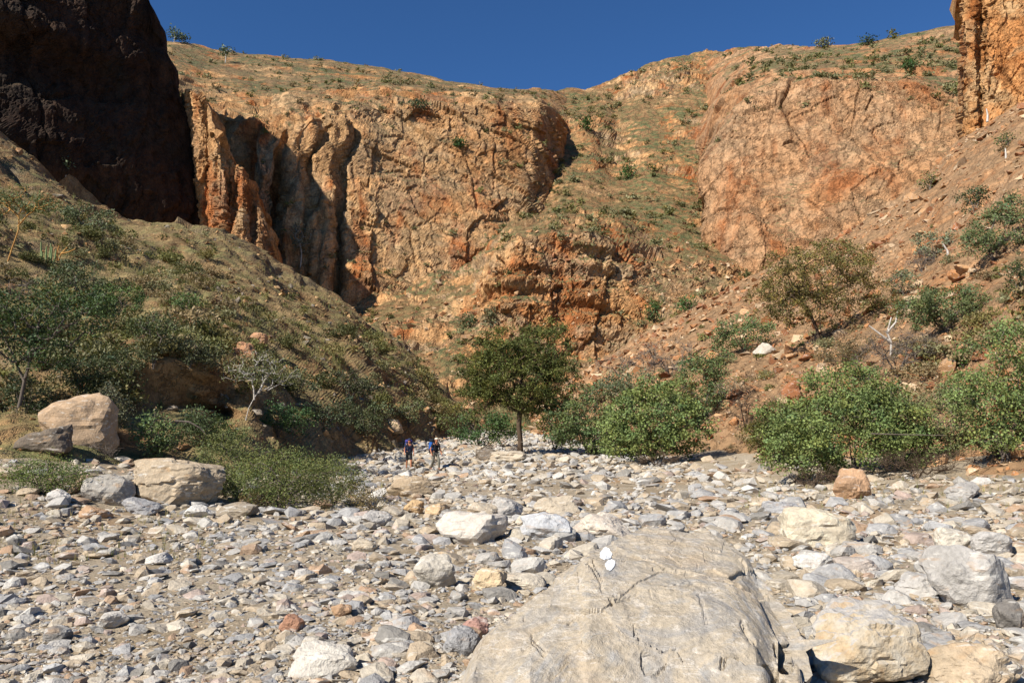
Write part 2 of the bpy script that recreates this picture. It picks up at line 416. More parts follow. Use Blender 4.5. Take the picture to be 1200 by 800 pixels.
px = np.broadcast_to(np.arange(P.shape[0])[:, None]*1.5+120, T.shape)
cl = sstep(.6, 1.0, T)*(1-sstep(1.95, 2.4, T))
d = rough_rock(P, N, 2.1, 17, 1.9, 90)*(.2+.8*cl)
q = (P @ np.array([[.8, 0, .35], [0, 1, 0], [-.35, 0, .8]]))/np.array([26, 12, 5.])
v, tl, e = worley(q, 131)
d += (1.0*v+1.3*tl)*cl*sstep(400, 430, px)                  # slanting slabs of the main face
d += cl*(1-sstep(395, 420, px))*1.6*(vnoise(P/np.array([2.4, 2.4, 30.]), 140)) # columns
band = sstep(1.95, 2.1, T)*(1-sstep(2.85, 3.0, T))
d += band*(1.2*vnoise(P/np.array([16, 16, 2.2]), 145)+.8*vnoise(P/np.array([5, 5, 1.0]), 146))
d += (1-cl)*1.2*fbm(P*.08, 4, 150)
P = P+N*s*d[..., None]
HEAD_P = P
terrain('canyon_head_cliff', P, M_CLIFF)

# ravine between the cliffs: apron, dry waterfall step, upper slopes and saddle
cols = [(370, [(520, 116), (430, 150), (375, 188), (347, 225), (300, 262), (200, 300), (150, 345)]),
        (450, [(520, 118), (424, 152), (368, 186), (328, 218), (280, 260), (200, 300), (150, 345)]),
        (520, [(520, 120), (424, 156), (362, 184), (303, 224), (240, 265), (180, 310), (130, 350)]),
        (560, [(520, 122), (428, 158), (345, 176), (287, 226), (225, 270), (160, 312), (115, 352)]),
        (578, [(520, 122), (432, 161), (308, 167), (280, 226), (220, 272), (155, 314), (112, 353)]),
        (610, [(520, 122), (434, 161), (284, 166), (266, 228), (208, 266), (150, 306), (108, 352)]),
        (650, [(520, 122), (434, 161), (268, 167), (246, 228), (186, 262), (140, 302), (105, 352)]),
        (690, [(520, 122), (432, 161), (278, 168), (243, 230), (178, 270), (130, 312), (103, 355)]),
        (720, [(520, 123), (428, 161), (290, 169), (242, 235), (174, 286), (122, 325), (93, 360)]),
        (760, [(515, 125), (412, 160), (312, 175), (240, 235), (160, 286), (108, 326), (76, 364)]),
        (800, [(505, 127), (395, 160), (312, 180), (240, 238), (155, 288), (100, 328), (66, 368)]),
        (840, [(500, 128), (385, 162), (312, 186), (240, 242), (150, 292), (95, 332), (58, 372)]),
        (880, [(500, 130), (385, 165), (312, 192), (240, 250), (150, 300), (95, 340), (54, 376)]),
        (960, [(500, 130), (385, 170), (312, 200), (240, 260), (150, 310), (95, 350), (60, 385)])]
P, T = net(cols, 1.7, [44, 90, 46, 46, 40, 40, 5], (8, 4))
N = normals(P); s = np.sign((N*(np.array([0, 0, 60.])-P)).sum(-1, keepdims=True))
px = np.broadcast_to(np.arange(P.shape[0])[:, None]*1.7+370, T.shape)
cl = sstep(.95, 1.1, T)*(1-sstep(1.95, 2.15, T))*sstep(540, 580, px)
top = sstep(4.9, 5.2, T)*(1-sstep(5.6, 5.95, T))*sstep(690, 730, px)
oc = sstep(-.02, .2, fbm(P*np.array([.03, .03, .06]), 3, 160))
d = rough_rock(P, N, 3.0, 11, 1.7, 170, .08)*(.14+.5*oc+.45*cl+.7*top)+cl*.8*vnoise(P/np.array([5, 5, 40.]), 172)+1.5*fbm(P*.05, 4, 180)+.4*fbm(P*.3, 3, 185)
d += oc*1.8*vnoise(P/np.array([18, 18, 2.4]), 186)+1.6*np.abs(vnoise(P/np.array([9, 60, 60.]), 187))
P = P+N*s*d[..., None]
VALLEY_P = P
terrain('ravine_slope', P, M_VALLEY)

# right-hand cliff with its scrubby rim
cols = [(812, [(400, 270), (180, 285), (135, 320), (84, 360)]),
        (829, [(365, 212), (176, 221), (130, 304), (72, 362)]),
        (834, [(365, 198), (156, 209), (120, 296), (68, 358)]),
        (850, [(365, 192), (134, 207), (107, 278), (61, 352)]),
        (880, [(365, 186), (108, 207), (91, 252), (54, 334)]),
        (905, [(365, 184), (98, 206), (82, 246), (53, 318)]),
        (960, [(365, 178), (96, 201), (82, 235), (55, 290)]),
        (1000, [(355, 175), (98, 199), (82, 230), (52, 282)]),
        (1060, [(335, 170), (100, 196), (80, 225), (42, 272)]),
        (1130, [(305, 165), (108, 192), (80, 220), (29, 260)]),
        (1250, [(300, 160), (100, 190), (70, 215), (8, 250)]),
        (1420, [(300, 150), (90, 180), (60, 205), (-20, 240)])]
P, T = net(cols, 1.6, [160, 46, 56, 5], (2, 3))
P = sway(P, 5., 18., 620)
N = normals(P); s = np.sign((N*(np.array([0, 0, 60.])-P)).sum(-1, keepdims=True))
cl = 1-sstep(.92, 1.35, T)
d = rough_rock(P, N, 2.0, 20, 1.5, 200, .3)*(.2+.8*cl)+(1-cl)*1.2*fbm(P*.06, 4, 210)
d += cl*1.2*fbm(P/np.array([12, 12, 30.]), 3, 220)
oc = sstep(.1, .3, fbm(P*.03, 3, 230))*(1-cl); d += oc*1.2*vnoise(P/np.array([16, 16, 1.6]), 231)
P = P+N*s*d[..., None]
RIGHT_P = P
terrain('right_cliff', P, M_RIGHT)

# rock tower at the right edge
cols = [(1126, [(260, 156), (170, 156), (0, 158), (-160, 162)]),
        (1131, [(260, 119), (166, 119), (0, 121), (-160, 126)]),
        (1142, [(260, 116), (160, 116), (0, 119), (-160, 124)]),
        (1150, [(260, 118.5), (155, 119), (0, 121), (-160, 126)]),
        (1156, [(250, 114), (150, 115), (0, 118), (-170, 124)]),
        (1200, [(220, 112), (128, 113), (0, 116), (-180, 122)]),
        (1300, [(180, 108), (90, 109), (-40, 112), (-200, 118)]),
        (1460, [(160, 100), (60, 101), (-60, 104), (-220, 110)])]
P, T = net(cols, 1.6, [34, 100, 60, 5], (1, 2), back=(30, 60, 0))
N = normals(P); s = np.sign((N*(np.array([0, 0, 60.])-P)).sum(-1, keepdims=True))
d = rough_rock(P, N, 1.9, 7, 2.6, 240)
P = P+N*s*d[..., None]
terrain('right_rock_tower', P, M_TOWER)

# scree slope on the right
cols = [(620, [(520, 92), (500, 106), (490, 118), (480, 134)]),
        (660, [(515, 86), (490, 102), (468, 116), (452, 132)]),
        (700, [(520, 74), (484, 92), (450, 112), (421, 131)]),
        (760, [(530, 58), (472, 76), (425, 105), (384, 129)]),
        (830, [(540, 50), (472, 66), (405, 95), (345, 128)]),
        (900, [(552, 40), (475, 55), (395, 85), (310, 126)]),
        (960, [(560, 34), (470, 48), (380, 78), (279, 122)]),
        (1050, [(564, 30), (455, 44), (345, 70), (232, 116)]),
        (1130, [(564, 27), (440, 40), (310, 62), (162, 112)]),
        (1200, [(564, 24), (420, 36), (280, 56), (112, 108)]),
        (1300, [(575, 20), (400, 32), (240, 50), (50, 104)]),
        (1480, [(610, 16), (380, 26), (200, 42), (0, 95)])]
P, T = net(cols, 2.4, [10, 62, 74, 80, 8], (12, 8), back=(4, 26, -12), skirt=(-1.5, -3, -1.4)); T = T-1
N = normals(P); s = np.sign((N*(np.array([0, 0, 60.])-P)).sum(-1, keepdims=True))
v, tl, e = worley(P/1.7, 260); v2, tl2, e2 = worley(P/.6, 270)
oc = .35+.65*sstep(-.1, .25, fbm(P*.09, 3, 280))
d = 1.0*fbm(P*.1, 4, 290)+oc*.6*fbm(P*.45, 3, 295)+.2*fbm(P*.9, 2, 297)-.9*(1-np.abs(vnoise(np.stack([(P[..., 1]-.3*P[..., 0])/8, P[..., 0]/40, P[..., 2]/40], -1), 292)))**4
P = P+N*s*d[..., None]
SCREE_P = P
terrain('right_scree_slope', P, M_SCREE)

bpy.context.view_layer.update()
DG = bpy.context.evaluated_depsgraph_get()
BV = {o.name: BVHTree.FromObject(o, DG) for o in TERR}
def hit(px, py, names=None):
    """first terrain point seen through photo pixel px, py"""
    best = None
    while best is None and py < 790:
        r = Vector(ray(px, py)).normalized(); py += 1.5
        for k, b in BV.items():
            if names and k not in names: continue
            h = b.ray_cast(Vector((0, 0, EYE)), r)
            if h[0] is not None and (best is None or h[3] < best[2]): best = (h[0], h[1], h[3], k)
    return best
def drop(x, y, names=None):
    best = None
    for k, b in BV.items():
        if names and k not in names: continue
        h = b.ray_cast(Vector((x, y, 400)), Vector((0, 0, -1)))
        if h[0] is not None and (best is None or h[0].z > best[0].z): best = (h[0], h[1], h[3], k)
    return best
#@@PART2
# ------------------------------------------------------------------ the painted boulder
TOPL = [(546, 812, 5.3), (552, 775, 5.5), (562, 750, 5.7), (580, 730, 5.85), (620, 701, 6.15), (660, 673, 6.5), (683, 656, 6.7), (687, 643, 6.75),
        (700, 638, 6.85), (716, 635, 6.95), (735, 626, 7.1), (755, 613, 7.3), (780, 615, 7.3), (800, 620, 7.25), (830, 622, 7.2), (855, 634, 7.0),
        (872, 648, 6.85), (890, 676, 6.6), (905, 700, 6.35), (920, 722, 6.1), (930, 742, 5.9), (937, 765, 5.7), (944, 800, 5.45)]
cols = []
for px, py, d in TOPL:
    pb = 872 if 560 < px < 935 else 850
    db = 4.55 if 600 < px < 900 else 4.9
    cols.append((px, [(pb, db), (py+(pb-py)*.45, db+(d-db)*.40), (py+(pb-py)*.12, db+(d-db)*.80), (py, d)]))
K = []
for px, ln in cols:
    pts = [W(px, *q) for q in ln]
    pts[0][2] = -.15
    t = pts[-1]; c0 = np.array([(755-600)/F*6.6, 6.6, 0]); out = t-c0; out[2] = 0
    pts += [t+np.array([out[0]*.04, .16, -.10]), np.array([t[0]+out[0]*.10, t[1]+.42, -.2])]
    K.append((px, pts))
q = np.arange(546, 944.1, 1.5); A = herm(K, q)
rows = [70, 90, 30, 10, 16]
t = np.concatenate([np.linspace(j, j+1, n, endpoint=False) for j, n in enumerate(rows)]+[[5]])
jj = np.clip(t.astype(int), 0, 4); f = (t-jj)[None, :, None]
P = A[:, jj]*(1-f)+A[:, jj+1]*f; P = blur(P, 5, 0); P = blur(P, 3, 1)
Tb = np.broadcast_to(t[None], P.shape[:2])
u_ = P[..., 0]/P[..., 1]; el = (P[..., 2]-EYE)/P[..., 1]
al = np.arctan(el)-PITCH; PX = 600+u_*F*np.cos(np.arctan(el))/np.cos(al); PY = 400-np.tan(al)*F
N = normals(P); s = np.sign((N*(np.array([0, 0, 6.])-P)).sum(-1, keepdims=True)); N = N*s
front = 1-sstep(3.0, 3.3, Tb)
d = .055*fbm(P*1.6, 4, 300)+.02*fbm(P*6, 4, 310)
sl_ = P @ np.array([.45, .35, .82])
wv, wt, we = worley(P/np.array([.9, .9, .6]), 320); d += .03*wv+.085*wt
d += .05*np.exp(-((PX-745)/110)**2-((PY-700)/60)**2)*front
wv, wt, we = worley(P/np.array([.22, .3, .12]), 330); d += (.012*wv+.016*wt)*sstep(-.1, .4, fbm(P*1.1, 2, 331))
d += .008*np.floor(3*vnoise(np.stack([sl_*2.2, P[..., 0]*.5, P[..., 1]*.5], -1), 335))/3*front
def seg_dist(pl):
    best = np.full(PX.shape, 1e9)
    for (x0, y0), (x1, y1) in zip(pl, pl[1:]):
        ex, ey = x1-x0, y1-y0; k = np.clip(((PX-x0)*ex+(PY-y0)*ey)/(ex*ex+ey*ey), 0, 1)
        best = np.minimum(best, np.hypot(PX-x0-k*ex, PY-y0-k*ey))
    return best
CR = [([(688, 652), (702, 685), (716, 714)], 1.0), ([(705, 713), (735, 706), (756, 700), (782, 694), (812, 692)], .9), ([(762, 672), (800, 676), (846, 682), (880, 692), (912, 704)], .7),
      ([(742, 735), (748, 760), (755, 790), (770, 792), (782, 783)], 1.0), ([(752, 772), (775, 768), (792, 762), (800, 782)], .8), ([(760, 700), (775, 740), (790, 760)], .6),
      ([(846, 790), (850, 775), (866, 772), (874, 782)], 1.2), ([(906, 742), (912, 770), (918, 800)], 1.6), ([(600, 760), (640, 738), (672, 722)], .6), ([(612, 720), (625, 745), (640, 760)], .5),
      ([(820, 640), (815, 690), (830, 740)], .4), ([(870, 730), (900, 775), (905, 800)], 1.0)]
for k, (pl, a) in enumerate(CR):
    wob = 5*fbm(np.stack([PX*.06, PY*.06, PX*0], -1), 3, 340+k); brk = sstep(-.35, .1, vnoise(np.stack([PX*.07, PY*.07, PX*0], -1), 360+k))
    d -= .03*a*brk*np.exp(-((seg_dist(pl)+wob)/1.4)**2)*front
hole = sstep(912, 917, PX)*(1-sstep(928, 933, PX+.25*(PY-770)))*sstep(748, 751, PY)*(1-sstep(774, 786, PY))
hole2 = sstep(896, 902, PX)*(1-sstep(908, 912, PX))*sstep(776, 780, PY)
d -= (.26*hole+.12*hole2)*front
P = P+N*d[..., None]
m = NT('boulder_rock')
fl = m.noise(m.pos((1, 1, 2.2), rot=(.5, .35, .3)), 1.5, 5, .65, 1.4)
c = m.ramp(fl, [(.32, L(154, 149, 142)), (.46, L(172, 160, 142)), (.54, L(178, 163, 140)), (.66, L(162, 157, 149))])
og = m.noise(m.pos((1, 1, 1)), 1.1, 5, .7, .6)
c = m.mix(m.ramp(og, [(.54, 0.), (.72, .45)]), c, L(176, 150, 116))
vn = m.noise(m.pos((1, 2, 5), rot=(.3, .9, .4)), 2.0, 4, .65, 2.0)
c = m.mix(m.ramp(vn, [(.57, 0.), (.6, .45), (.63, 0.)]), c, L(216, 208, 196))
c = m.mix(m.ramp(m.noise(m.pos((1, 1, 1)), 3.5, 6, .75), [(.6, 0.), (.74, .4)]), c, L(120, 114, 106))
fn = m.noise(m.pos((1, 1, 1)), 24, 5, .75)
c = m.mix(.6, c, m.ramp(fn, [(.3, .28), (.7, .72)]), 'OVERLAY')
m.bump(m.math('ADD', fn, m.math('MULTIPLY', fl, 1.3)), .8, .03)
M_BOULDER = m.base(c)
Fa = gridfaces(*P.shape[:2])
if (np.cross(P[1, 80]-P[0, 80], P[0, 81]-P[0, 80]) @ (np.array([0, 0, 5.])-P[0, 80])) < 0: Fa = Fa[:, ::-1]
hb = empty('boulder', (1.0, 6.0, 0))
hm = mk_mesh('rock_body', P-np.array([1.0, 6.0, 0]), Fa, M_BOULDER); hbo = obj('rock_body', hm, hb)
tag(hb, 'huge grey tan boulder marked with a white painted footprint, nearest the camera', 'boulder')
Hbv = BVHTree.FromPolygons([tuple(v) for v in P.reshape(-1, 3)], [tuple(int(i) for i in f_) for f_ in Fa])
M_PAINT = plain('white_paint', (.76, .76, .74), .8, .12, 60)
fp = empty('painted_footprint', (0, 0, 0)); fp.parent = hb
for (cx, cy, rx, ry, an, nm) in [(710, 649, 7.2, 6.8, 0, 'sole_mark'), (715, 661.5, 5.4, 6.4, .55, 'heel_mark')]:
    V, ok = [], True
    nr, na = 5, 30
    def pt(px, py, off):
        h = Hbv.ray_cast(Vector((0, 0, EYE)), Vector(ray(px, py)).normalized())
        if h[0] is None: return None
        nn = h[1] if h[1].dot(Vector(ray(px, py))) < 0 else -h[1]
        return h[0]+nn*off
    V.append(pt(cx, cy, .006))
    for r in range(1, nr+2):
        for a in range(na):
            th = 2*math.pi*a/na; wob = 1+.08*math.sin(3*th+cx)+.06*math.sin(7*th+cy)+random.uniform(-.07, .07)
            rr = min(r, nr)/nr*wob
            ex, ey = rx*rr*math.cos(th), ry*rr*math.sin(th)
            V.append(pt(cx+ex*math.cos(an)-ey*math.sin(an), cy+ex*math.sin(an)+ey*math.cos(an), .006 if r <= nr else -.004))
    last = V[0]
    V = [(last := v) if v is not None else last for v in V]
    Fq = []
    for a in range(na): Fq.append((0, 1+a, 1+(a+1) % na, 1+(a+1) % na))
    me = bpy.data.meshes.new(nm)
    fs = [(0, 1+a, 1+(a+1) % na) for a in range(na)]
    for r in range(nr):
        for a in range(na):
            i0 = 1+r*na+a; i1 = 1+r*na+(a+1) % na; fs.append((i0, i0+na, i1+na, i1))
    me.from_pydata([tuple(v-Vector((1.0, 6.0, 0))) for v in V], [], fs); me.materials.append(M_PAINT)
    o = obj(nm, me, fp)
BOULDER_XY = P.reshape(-1, 3)[:, :2]

# ------------------------------------------------------------------ stones
PAL = {'pale cream': [L(190, 178, 158), L(184, 168, 144)], 'blue grey': [L(150, 151, 153), L(138, 139, 142)], 'warm tan': [L(176, 154, 124), L(166, 142, 110)],
       'light grey': [L(174, 170, 164), L(164, 160, 154)], 'rusty orange': [L(168, 128, 90), L(156, 112, 74)], 'dark grey': [L(104, 103, 102), L(88, 86, 85)],
       'pinkish': [L(170, 148, 136), L(158, 130, 118)], 'off white': [L(202, 197, 188), L(196, 190, 180)]}
NAMES = list(PAL); PW = np.array([.22, .18, .2, .2, .05, .06, .05, .04]); PW /= PW.sum()
def hull_variant(seed, n, flat):
    r = np.random.default_rng(seed); bm = bmesh.new()
    p = r.normal(size=(n, 3)); p /= np.linalg.norm(p, axis=1)[:, None]
    p *= r.uniform(.78, 1.0, (n, 1)); p[:, 1] *= r.uniform(.65, .95); p[:, 2] *= flat
    for c in p: bm.verts.new(c)
    res = bmesh.ops.convex_hull(bm, input=bm.verts)
    bmesh.ops.delete(bm, geom=[v for v in bm.verts if not v.link_faces], context='VERTS')
    bm.verts.index_update()
    V = np.array([v.co[:] for v in bm.verts]); Fa = np.array([[v.index for v in f.verts] for f in bm.faces]); bm.free()
    V -= (V.max(0)+V.min(0))/2
    return V/np.abs(V).max(0)[None]*np.array([1, np.abs(V[:, 1]).max()/np.abs(V[:, 0]).max(), np.abs(V[:, 2]).max()/np.abs(V[:, 0]).max()]), Fa
LOWV = [hull_variant(100+k, 8, (.28, .36, .46, .6)[k % 4]) for k in range(14)]
MIDV = [hull_variant(200+k, 17, (.28, .36, .46, .6)[k % 4]) for k in range(16)]
def icosphere(sub):
    bm = bmesh.new(); bmesh.ops.create_icosphere(bm, subdivisions=sub, radius=1)
    V = np.array([v.co[:] for v in bm.verts]); Fa = np.array([[v.index for v in f.verts] for f in bm.faces]); bm.free(); return V, Fa
ICO = {k: icosphere(k) for k in (3, 4, 5)}
def cut_rock(seed, sub=4, npl=11, edge=.05, rough=.05, boxy=.0):
    """a boulder: a sphere of directions cut by random planes, edges worn, surface broken"""
    r = np.random.default_rng(seed); V, Fa = ICO[sub]
    n = r.normal(size=(npl, 3)); n /= np.linalg.norm(n, axis=1)[:, None]
    n = np.concatenate([n, [[0, 0, 1], [0, -1, .25], [1, .1, .1], [-1, 0, .2], [0, 1, 0], [0, 0, -1]]]); n += r.normal(size=n.shape)*.28; n /= np.linalg.norm(n, axis=1)[:, None]
    dd = np.concatenate([r.uniform(.62, .92, npl), r.uniform(.66, .95, 6)])
    dots = V @ n.T
    t = np.where(dots > .05, dd/np.maximum(dots, .05), 9.)
    rr = -edge*np.log(np.exp(-t/edge).sum(1)); rr = np.minimum(rr, 1.25)
    Q = V*rr[:, None]
    nn = V
    v, tl, e = worley(Q*2.6+seed, seed); v2, tl2, e2 = worley(Q*7+seed, seed+7)
    dsp = rough*(fbm(Q*2.2+seed*3.1, 4, seed)+.5*v+.6*tl)+rough*.35*(v2*.5+tl2*.7)
    Q = Q+nn*dsp[:, None]
    Q -= (Q.max(0)+Q.min(0))/2
    return Q/np.abs(Q).max(0), Fa                            # unit half-extents
def ground_hit(px, py):
    r = ray(px, py); d = 20.
    if r[2] >= -1e-4: return None
    for _ in range(30):
        z = float(ground_z(r[0]/r[1]*d, d)); d2 = (z-EYE)*r[1]/r[2]
        if d2 <= 0 or d2 > 140: return None
        d = .5*d+.5*d2
    return np.array([r[0]/r[1]*d, d, float(ground_z(r[0]/r[1]*d, d))])
# (centre px, base py, width px, height px, colour, name, label)
BIG = [
 (1027, 803, 128, 92, (L(176, 166, 152), 'two'), 'boulder', 'angular boulder with grey top and orange front face, right of the great marked boulder'),
 (1152, 712, 92, 72, 'light grey', 'boulder', 'grey block with a dark upright left side, above the bottom right corner'),
 (1158, 812, 120, 52, 'warm tan', 'boulder', 'pale tan slab cut off by the bottom right corner of the photo'),
 (1192, 740, 34, 36, 'dark grey', 'rock', 'dark charcoal rock at the right edge of the riverbed'),
 (78, 518, 88, 64, (L(170, 138, 104), 0), 'boulder', 'big sunlit tan boulder with reddish right side on the left bank'),
 (46, 530, 58, 36, (L(70, 56, 44), 0), 'boulder', 'boulder coloured dark for shade, in front of the big sunlit tan one'),  # dark tone paints in the shade this boulder lies in
 (192, 592, 112, 58, (L(170, 150, 122), 0), 'boulder', 'large rounded grey tan boulder on the left bank beside the olive bush'),
 (122, 592, 54, 38, (L(160, 154, 144), 0), 'boulder', 'grey peaked boulder next to the large rounded one on the left bank'),
 (64, 592, 30, 20, 'off white', 'rock', 'small whitish rounded rock below the leftmost green bush'),
 (160, 602, 44, 20, 'blue grey', 'rock', 'grey broken rock at the foot of the large rounded left boulder'),
 (228, 606, 34, 15, 'off white', 'rock', 'white flat rock in front of the large rounded left boulder'),
 (272, 608, 50, 20, (L(132, 118, 98), 0), 'rock', 'low brownish grey rock under the front of the olive bush'),
 (106, 607, 34, 15, 'rusty orange', 'rock', 'flat orange rock on the left dirt bank'),
 (480, 582, 56, 26, 'warm tan', 'boulder', 'leaning tan slab beside the low brown bush in the riverbed'),
 (484, 602, 24, 17, (L(196, 158, 108), 0), 'rock', 'honey coloured block tucked under the leaning tan slab'),
 (512, 604, 28, 15, (L(190, 158, 116), 0), 'rock', 'tan block right of the leaning slab'),
 (594, 606, 40, 25, 'light grey', 'boulder', 'grey block with overhanging dark right end in mid riverbed'),
 (566, 606, 36, 18, 'pale cream', 'rock', 'pale slab leaning on the grey overhanging block'),
 (552, 638, 84, 38, (L(202, 192, 178), 0), 'boulder', 'broad pale flat boulder in the middle of the riverbed'),
 (640, 634, 58, 34, (L(186, 188, 190), 0), 'boulder', 'rounded blue white boulder right of the broad pale one'),
 (706, 634, 74, 32, (L(204, 190, 172), 0), 'boulder', 'cream boulder just behind the marked boulder'),
 (654, 602, 52, 22, 'pale cream', 'boulder', 'low pale boulder uphill of the rounded blue white one'),
 (508, 690, 48, 40, (L(172, 164, 150), 0), 'boulder', 'upright grey block with a rusty stain left of the marked boulder'),
 (573, 695, 40, 29, (L(204, 176, 136), 0), 'rock', 'tan cube shaped rock left of the marked boulder'),
 (615, 690, 50, 17, 'pale cream', 'rock', 'flat cream rock between the tan cube and the marked boulder'),
 (556, 746, 30, 21, (L(160, 112, 100), 0), 'rock', 'reddish pink stone against the left end of the marked boulder'),
 (540, 768, 42, 32, 'blue grey', 'rock', 'blue grey stone below the reddish pink one'),
 (968, 640, 84, 46, (L(206, 192, 164), 0), 'boulder', 'big cream boulder with purplish top in the right riverbed'),
 (1003, 585, 44, 38, (L(176, 132, 92), 0), 'boulder', 'brown orange block at the foot of the big leafy bush'),
 (1136, 586, 38, 22, 'light grey', 'rock', 'rounded grey rock on the orange soil of the right bank'),
 (922, 604, 46, 17, 'blue grey', 'rock', 'flat blue grey slab left of the big cream boulder'),
 (920, 622, 32, 20, 'dark grey', 'rock', 'dark grey rock in front of the flat slab by the cream boulder'),
 (982, 632, 34, 16, 'blue grey', 'rock', 'grey wedge in front of the big cream boulder'),
 (1010, 674, 48, 20, (L(172, 158, 146), 0), 'rock', 'grey brown low rock in the centre of the right riverbed'),
 (960, 668, 46, 20, 'off white', 'rock', 'whitish rock left of the grey brown low one'),
 (1126, 648, 40, 30, (L(200, 190, 172), 0), 'boulder', 'pale peaked rock behind the grey block at right'),
 (1170, 652, 44, 30, 'light grey', 'boulder', 'light grey rock near the right edge behind the grey block'),
 (1086, 700, 58, 26, (L(176, 172, 166), 0), 'rock', 'grey split rock left of the big grey block at right'),
 (376, 794, 74, 34, (L(198, 190, 176), 0), 'rock', 'big whitish angular stone near the bottom edge, left of centre'),
 (426, 646, 30, 16, 'pale cream', 'rock', 'cream stone alone in the gravel left of centre'),
 (180, 662, 32, 14, 'off white', 'rock', 'whitish flat stone in the left gravel'),
 (126, 738, 38, 19, 'off white', 'rock', 'white oval stone in the lower left gravel'),
 (62, 752, 30, 18, 'dark grey', 'rock', 'dark grey stone at lower left edge'),
 (340, 740, 28, 20, (L(168, 112, 80), 0), 'rock', 'rust brown stone in the gravel, lower left of centre'),
 (398, 722, 24, 14, 'rusty orange', 'rock', 'orange stone in the gravel, left of the marked boulder'),
 (898, 415, 27, 16, (L(184, 174, 158), 0), 'boulder', 'white boulder on the right slope beside the brownish acacia'),
 (284, 420, 28, 24, (L(172, 112, 66), 0), 'boulder', 'orange rock low on the left hillside'),
 (301, 402, 20, 15, (L(176, 120, 74), 0), 'boulder', 'small orange rock above the other on the left hillside'),
 (459, 506, 24, 16, (L(204, 172, 132), 0), 'boulder', 'cream boulder at the far end of the riverbed below the left hill'),
 (600, 541, 50, 14, (L(190, 174, 150), 0), 'rock', 'tan rock slab at the roots of the riverbed acacia'),
 (572, 540, 30, 16, (L(72, 58, 46), 0), 'rock', 'dark brown driftwood covered rock left of the riverbed acacia'),
 (440, 616, 34, 18, 'light grey', 'rock', 'light grey rock below the low brown bush in the riverbed'),
 (728, 738, 1, 1, 'warm tan', '', ''),
]
foot = []                                                    # (x, y, radius) taken
m = NT('two_tone_stone')                                     # grey boulder with a fresh orange break on the side that faces down-valley
nz = m.n('SeparateXYZ'); m.put(nz.inputs[0], m.n('NewGeometry').outputs['True Normal'])
k = m.mapr(m.math('ADD', m.math('MULTIPLY', nz.outputs[1], -1.0), m.mapr(m.noise(m.pos((1, 1, 1)), 2.0, 4), 0, 1, -.4, .4)), .35, .6)
og = m.ramp(m.noise(m.pos((1, 1, 1)), 3.0, 5, .7), [(.35, L(180, 172, 156)), (.55, L(176, 156, 126)), (.7, L(164, 130, 94))])
gy = m.ramp(m.noise(m.pos((1, 1, 3)), 2.5, 5, .65, 1.0), [(.35, L(150, 146, 142)), (.6, L(180, 172, 160))])
fn = m.noise(m.pos((1, 1, 1)), 20, 4, .7); c = m.mix(.5, m.mix(k, gy, og), m.ramp(fn, [(.3, .3), (.7, .7)]), 'OVERLAY'); m.bump(fn, .6, .04); M_TWO = m.base(c)
for i, (px, py, wpx, hpx, col, nm, lab) in enumerate(BIG):
    if not nm: continue
    h = None
    if py > 560: g = ground_hit(px, py); h = (Vector(g), None) if g is not None else None
    if h is None: h = hit(px, py)
    p = np.array(h[0]); d = p[1]; wx, hz = wpx*d/F/2, hpx*d/F/2
    mat = M_STONE_O
    if isinstance(col, tuple):
        if col[1] == 'two': mat = M_TWO
        col = col[0]
    else: col = PAL[col][i % 2]
    dep = wx*random.uniform(.7, .95) if wpx < 100 else wx*.75
    Q, Fa = cut_rock(400+i, 5 if wpx > 110 else 4, 12+i % 5, .055, .09); col = tuple(.72*a+.28*b for a, b in zip(col, L(166, 154, 136)))
    me = mk_mesh(nm, Q*np.array([wx*1.04, dep, hz*1.15]), Fa, mat)
    o = obj(nm, me, None, (p[0], p[1]+dep*.75, p[2]+hz*.72), (0, 0, random.uniform(-.12, .12)))
    o.color = (*col, 1); tag(o, lab, 'boulder' if nm == 'boulder' else 'rock', 'boulders and rocks of the canyon floor')
    foot.append((p[0], p[1]+dep*.75, max(wx, dep)*.8))

LM = [(760, 700, 'marked boulder'), (508, 670, 'upright grey block'), (573, 680, 'tan cube rock'), (552, 620, 'broad pale boulder'), (640, 615, 'blue white boulder'), (594, 594, 'overhanging block'), (480, 575, 'leaning tan slab'),
      (192, 565, 'large rounded boulder'), (122, 575, 'grey peaked boulder'), (330, 575, 'biggest olive bush'), (376, 778, 'big whitish stone'), (126, 728, 'white oval stone'), (340, 730, 'rust brown stone'), (426, 638, 'lone cream stone'), (180, 655, 'whitish flat stone'),
      (62, 743, 'dark grey stone'), (968, 617, 'big cream boulder'), (1152, 676, 'right grey block'), (1027, 757, 'grey and orange boulder'), (1158, 786, 'corner slab'), (1003, 566, 'brown orange block'), (1010, 664, 'grey brown low rock'), (1136, 575, 'rounded grey rock'), (1086, 687, 'grey split rock'),
      (479, 545, 'hiker in shorts'), (510, 545, 'hiker in trousers'), (609, 530, 'riverbed acacia'), (765, 500, 'rounded leafy bush'), (540, 752, 'blue grey stone'), (700, 620, 'cream boulder'), (240, 640, 'left gravel bar'), (900, 700, 'boulder right flank')]
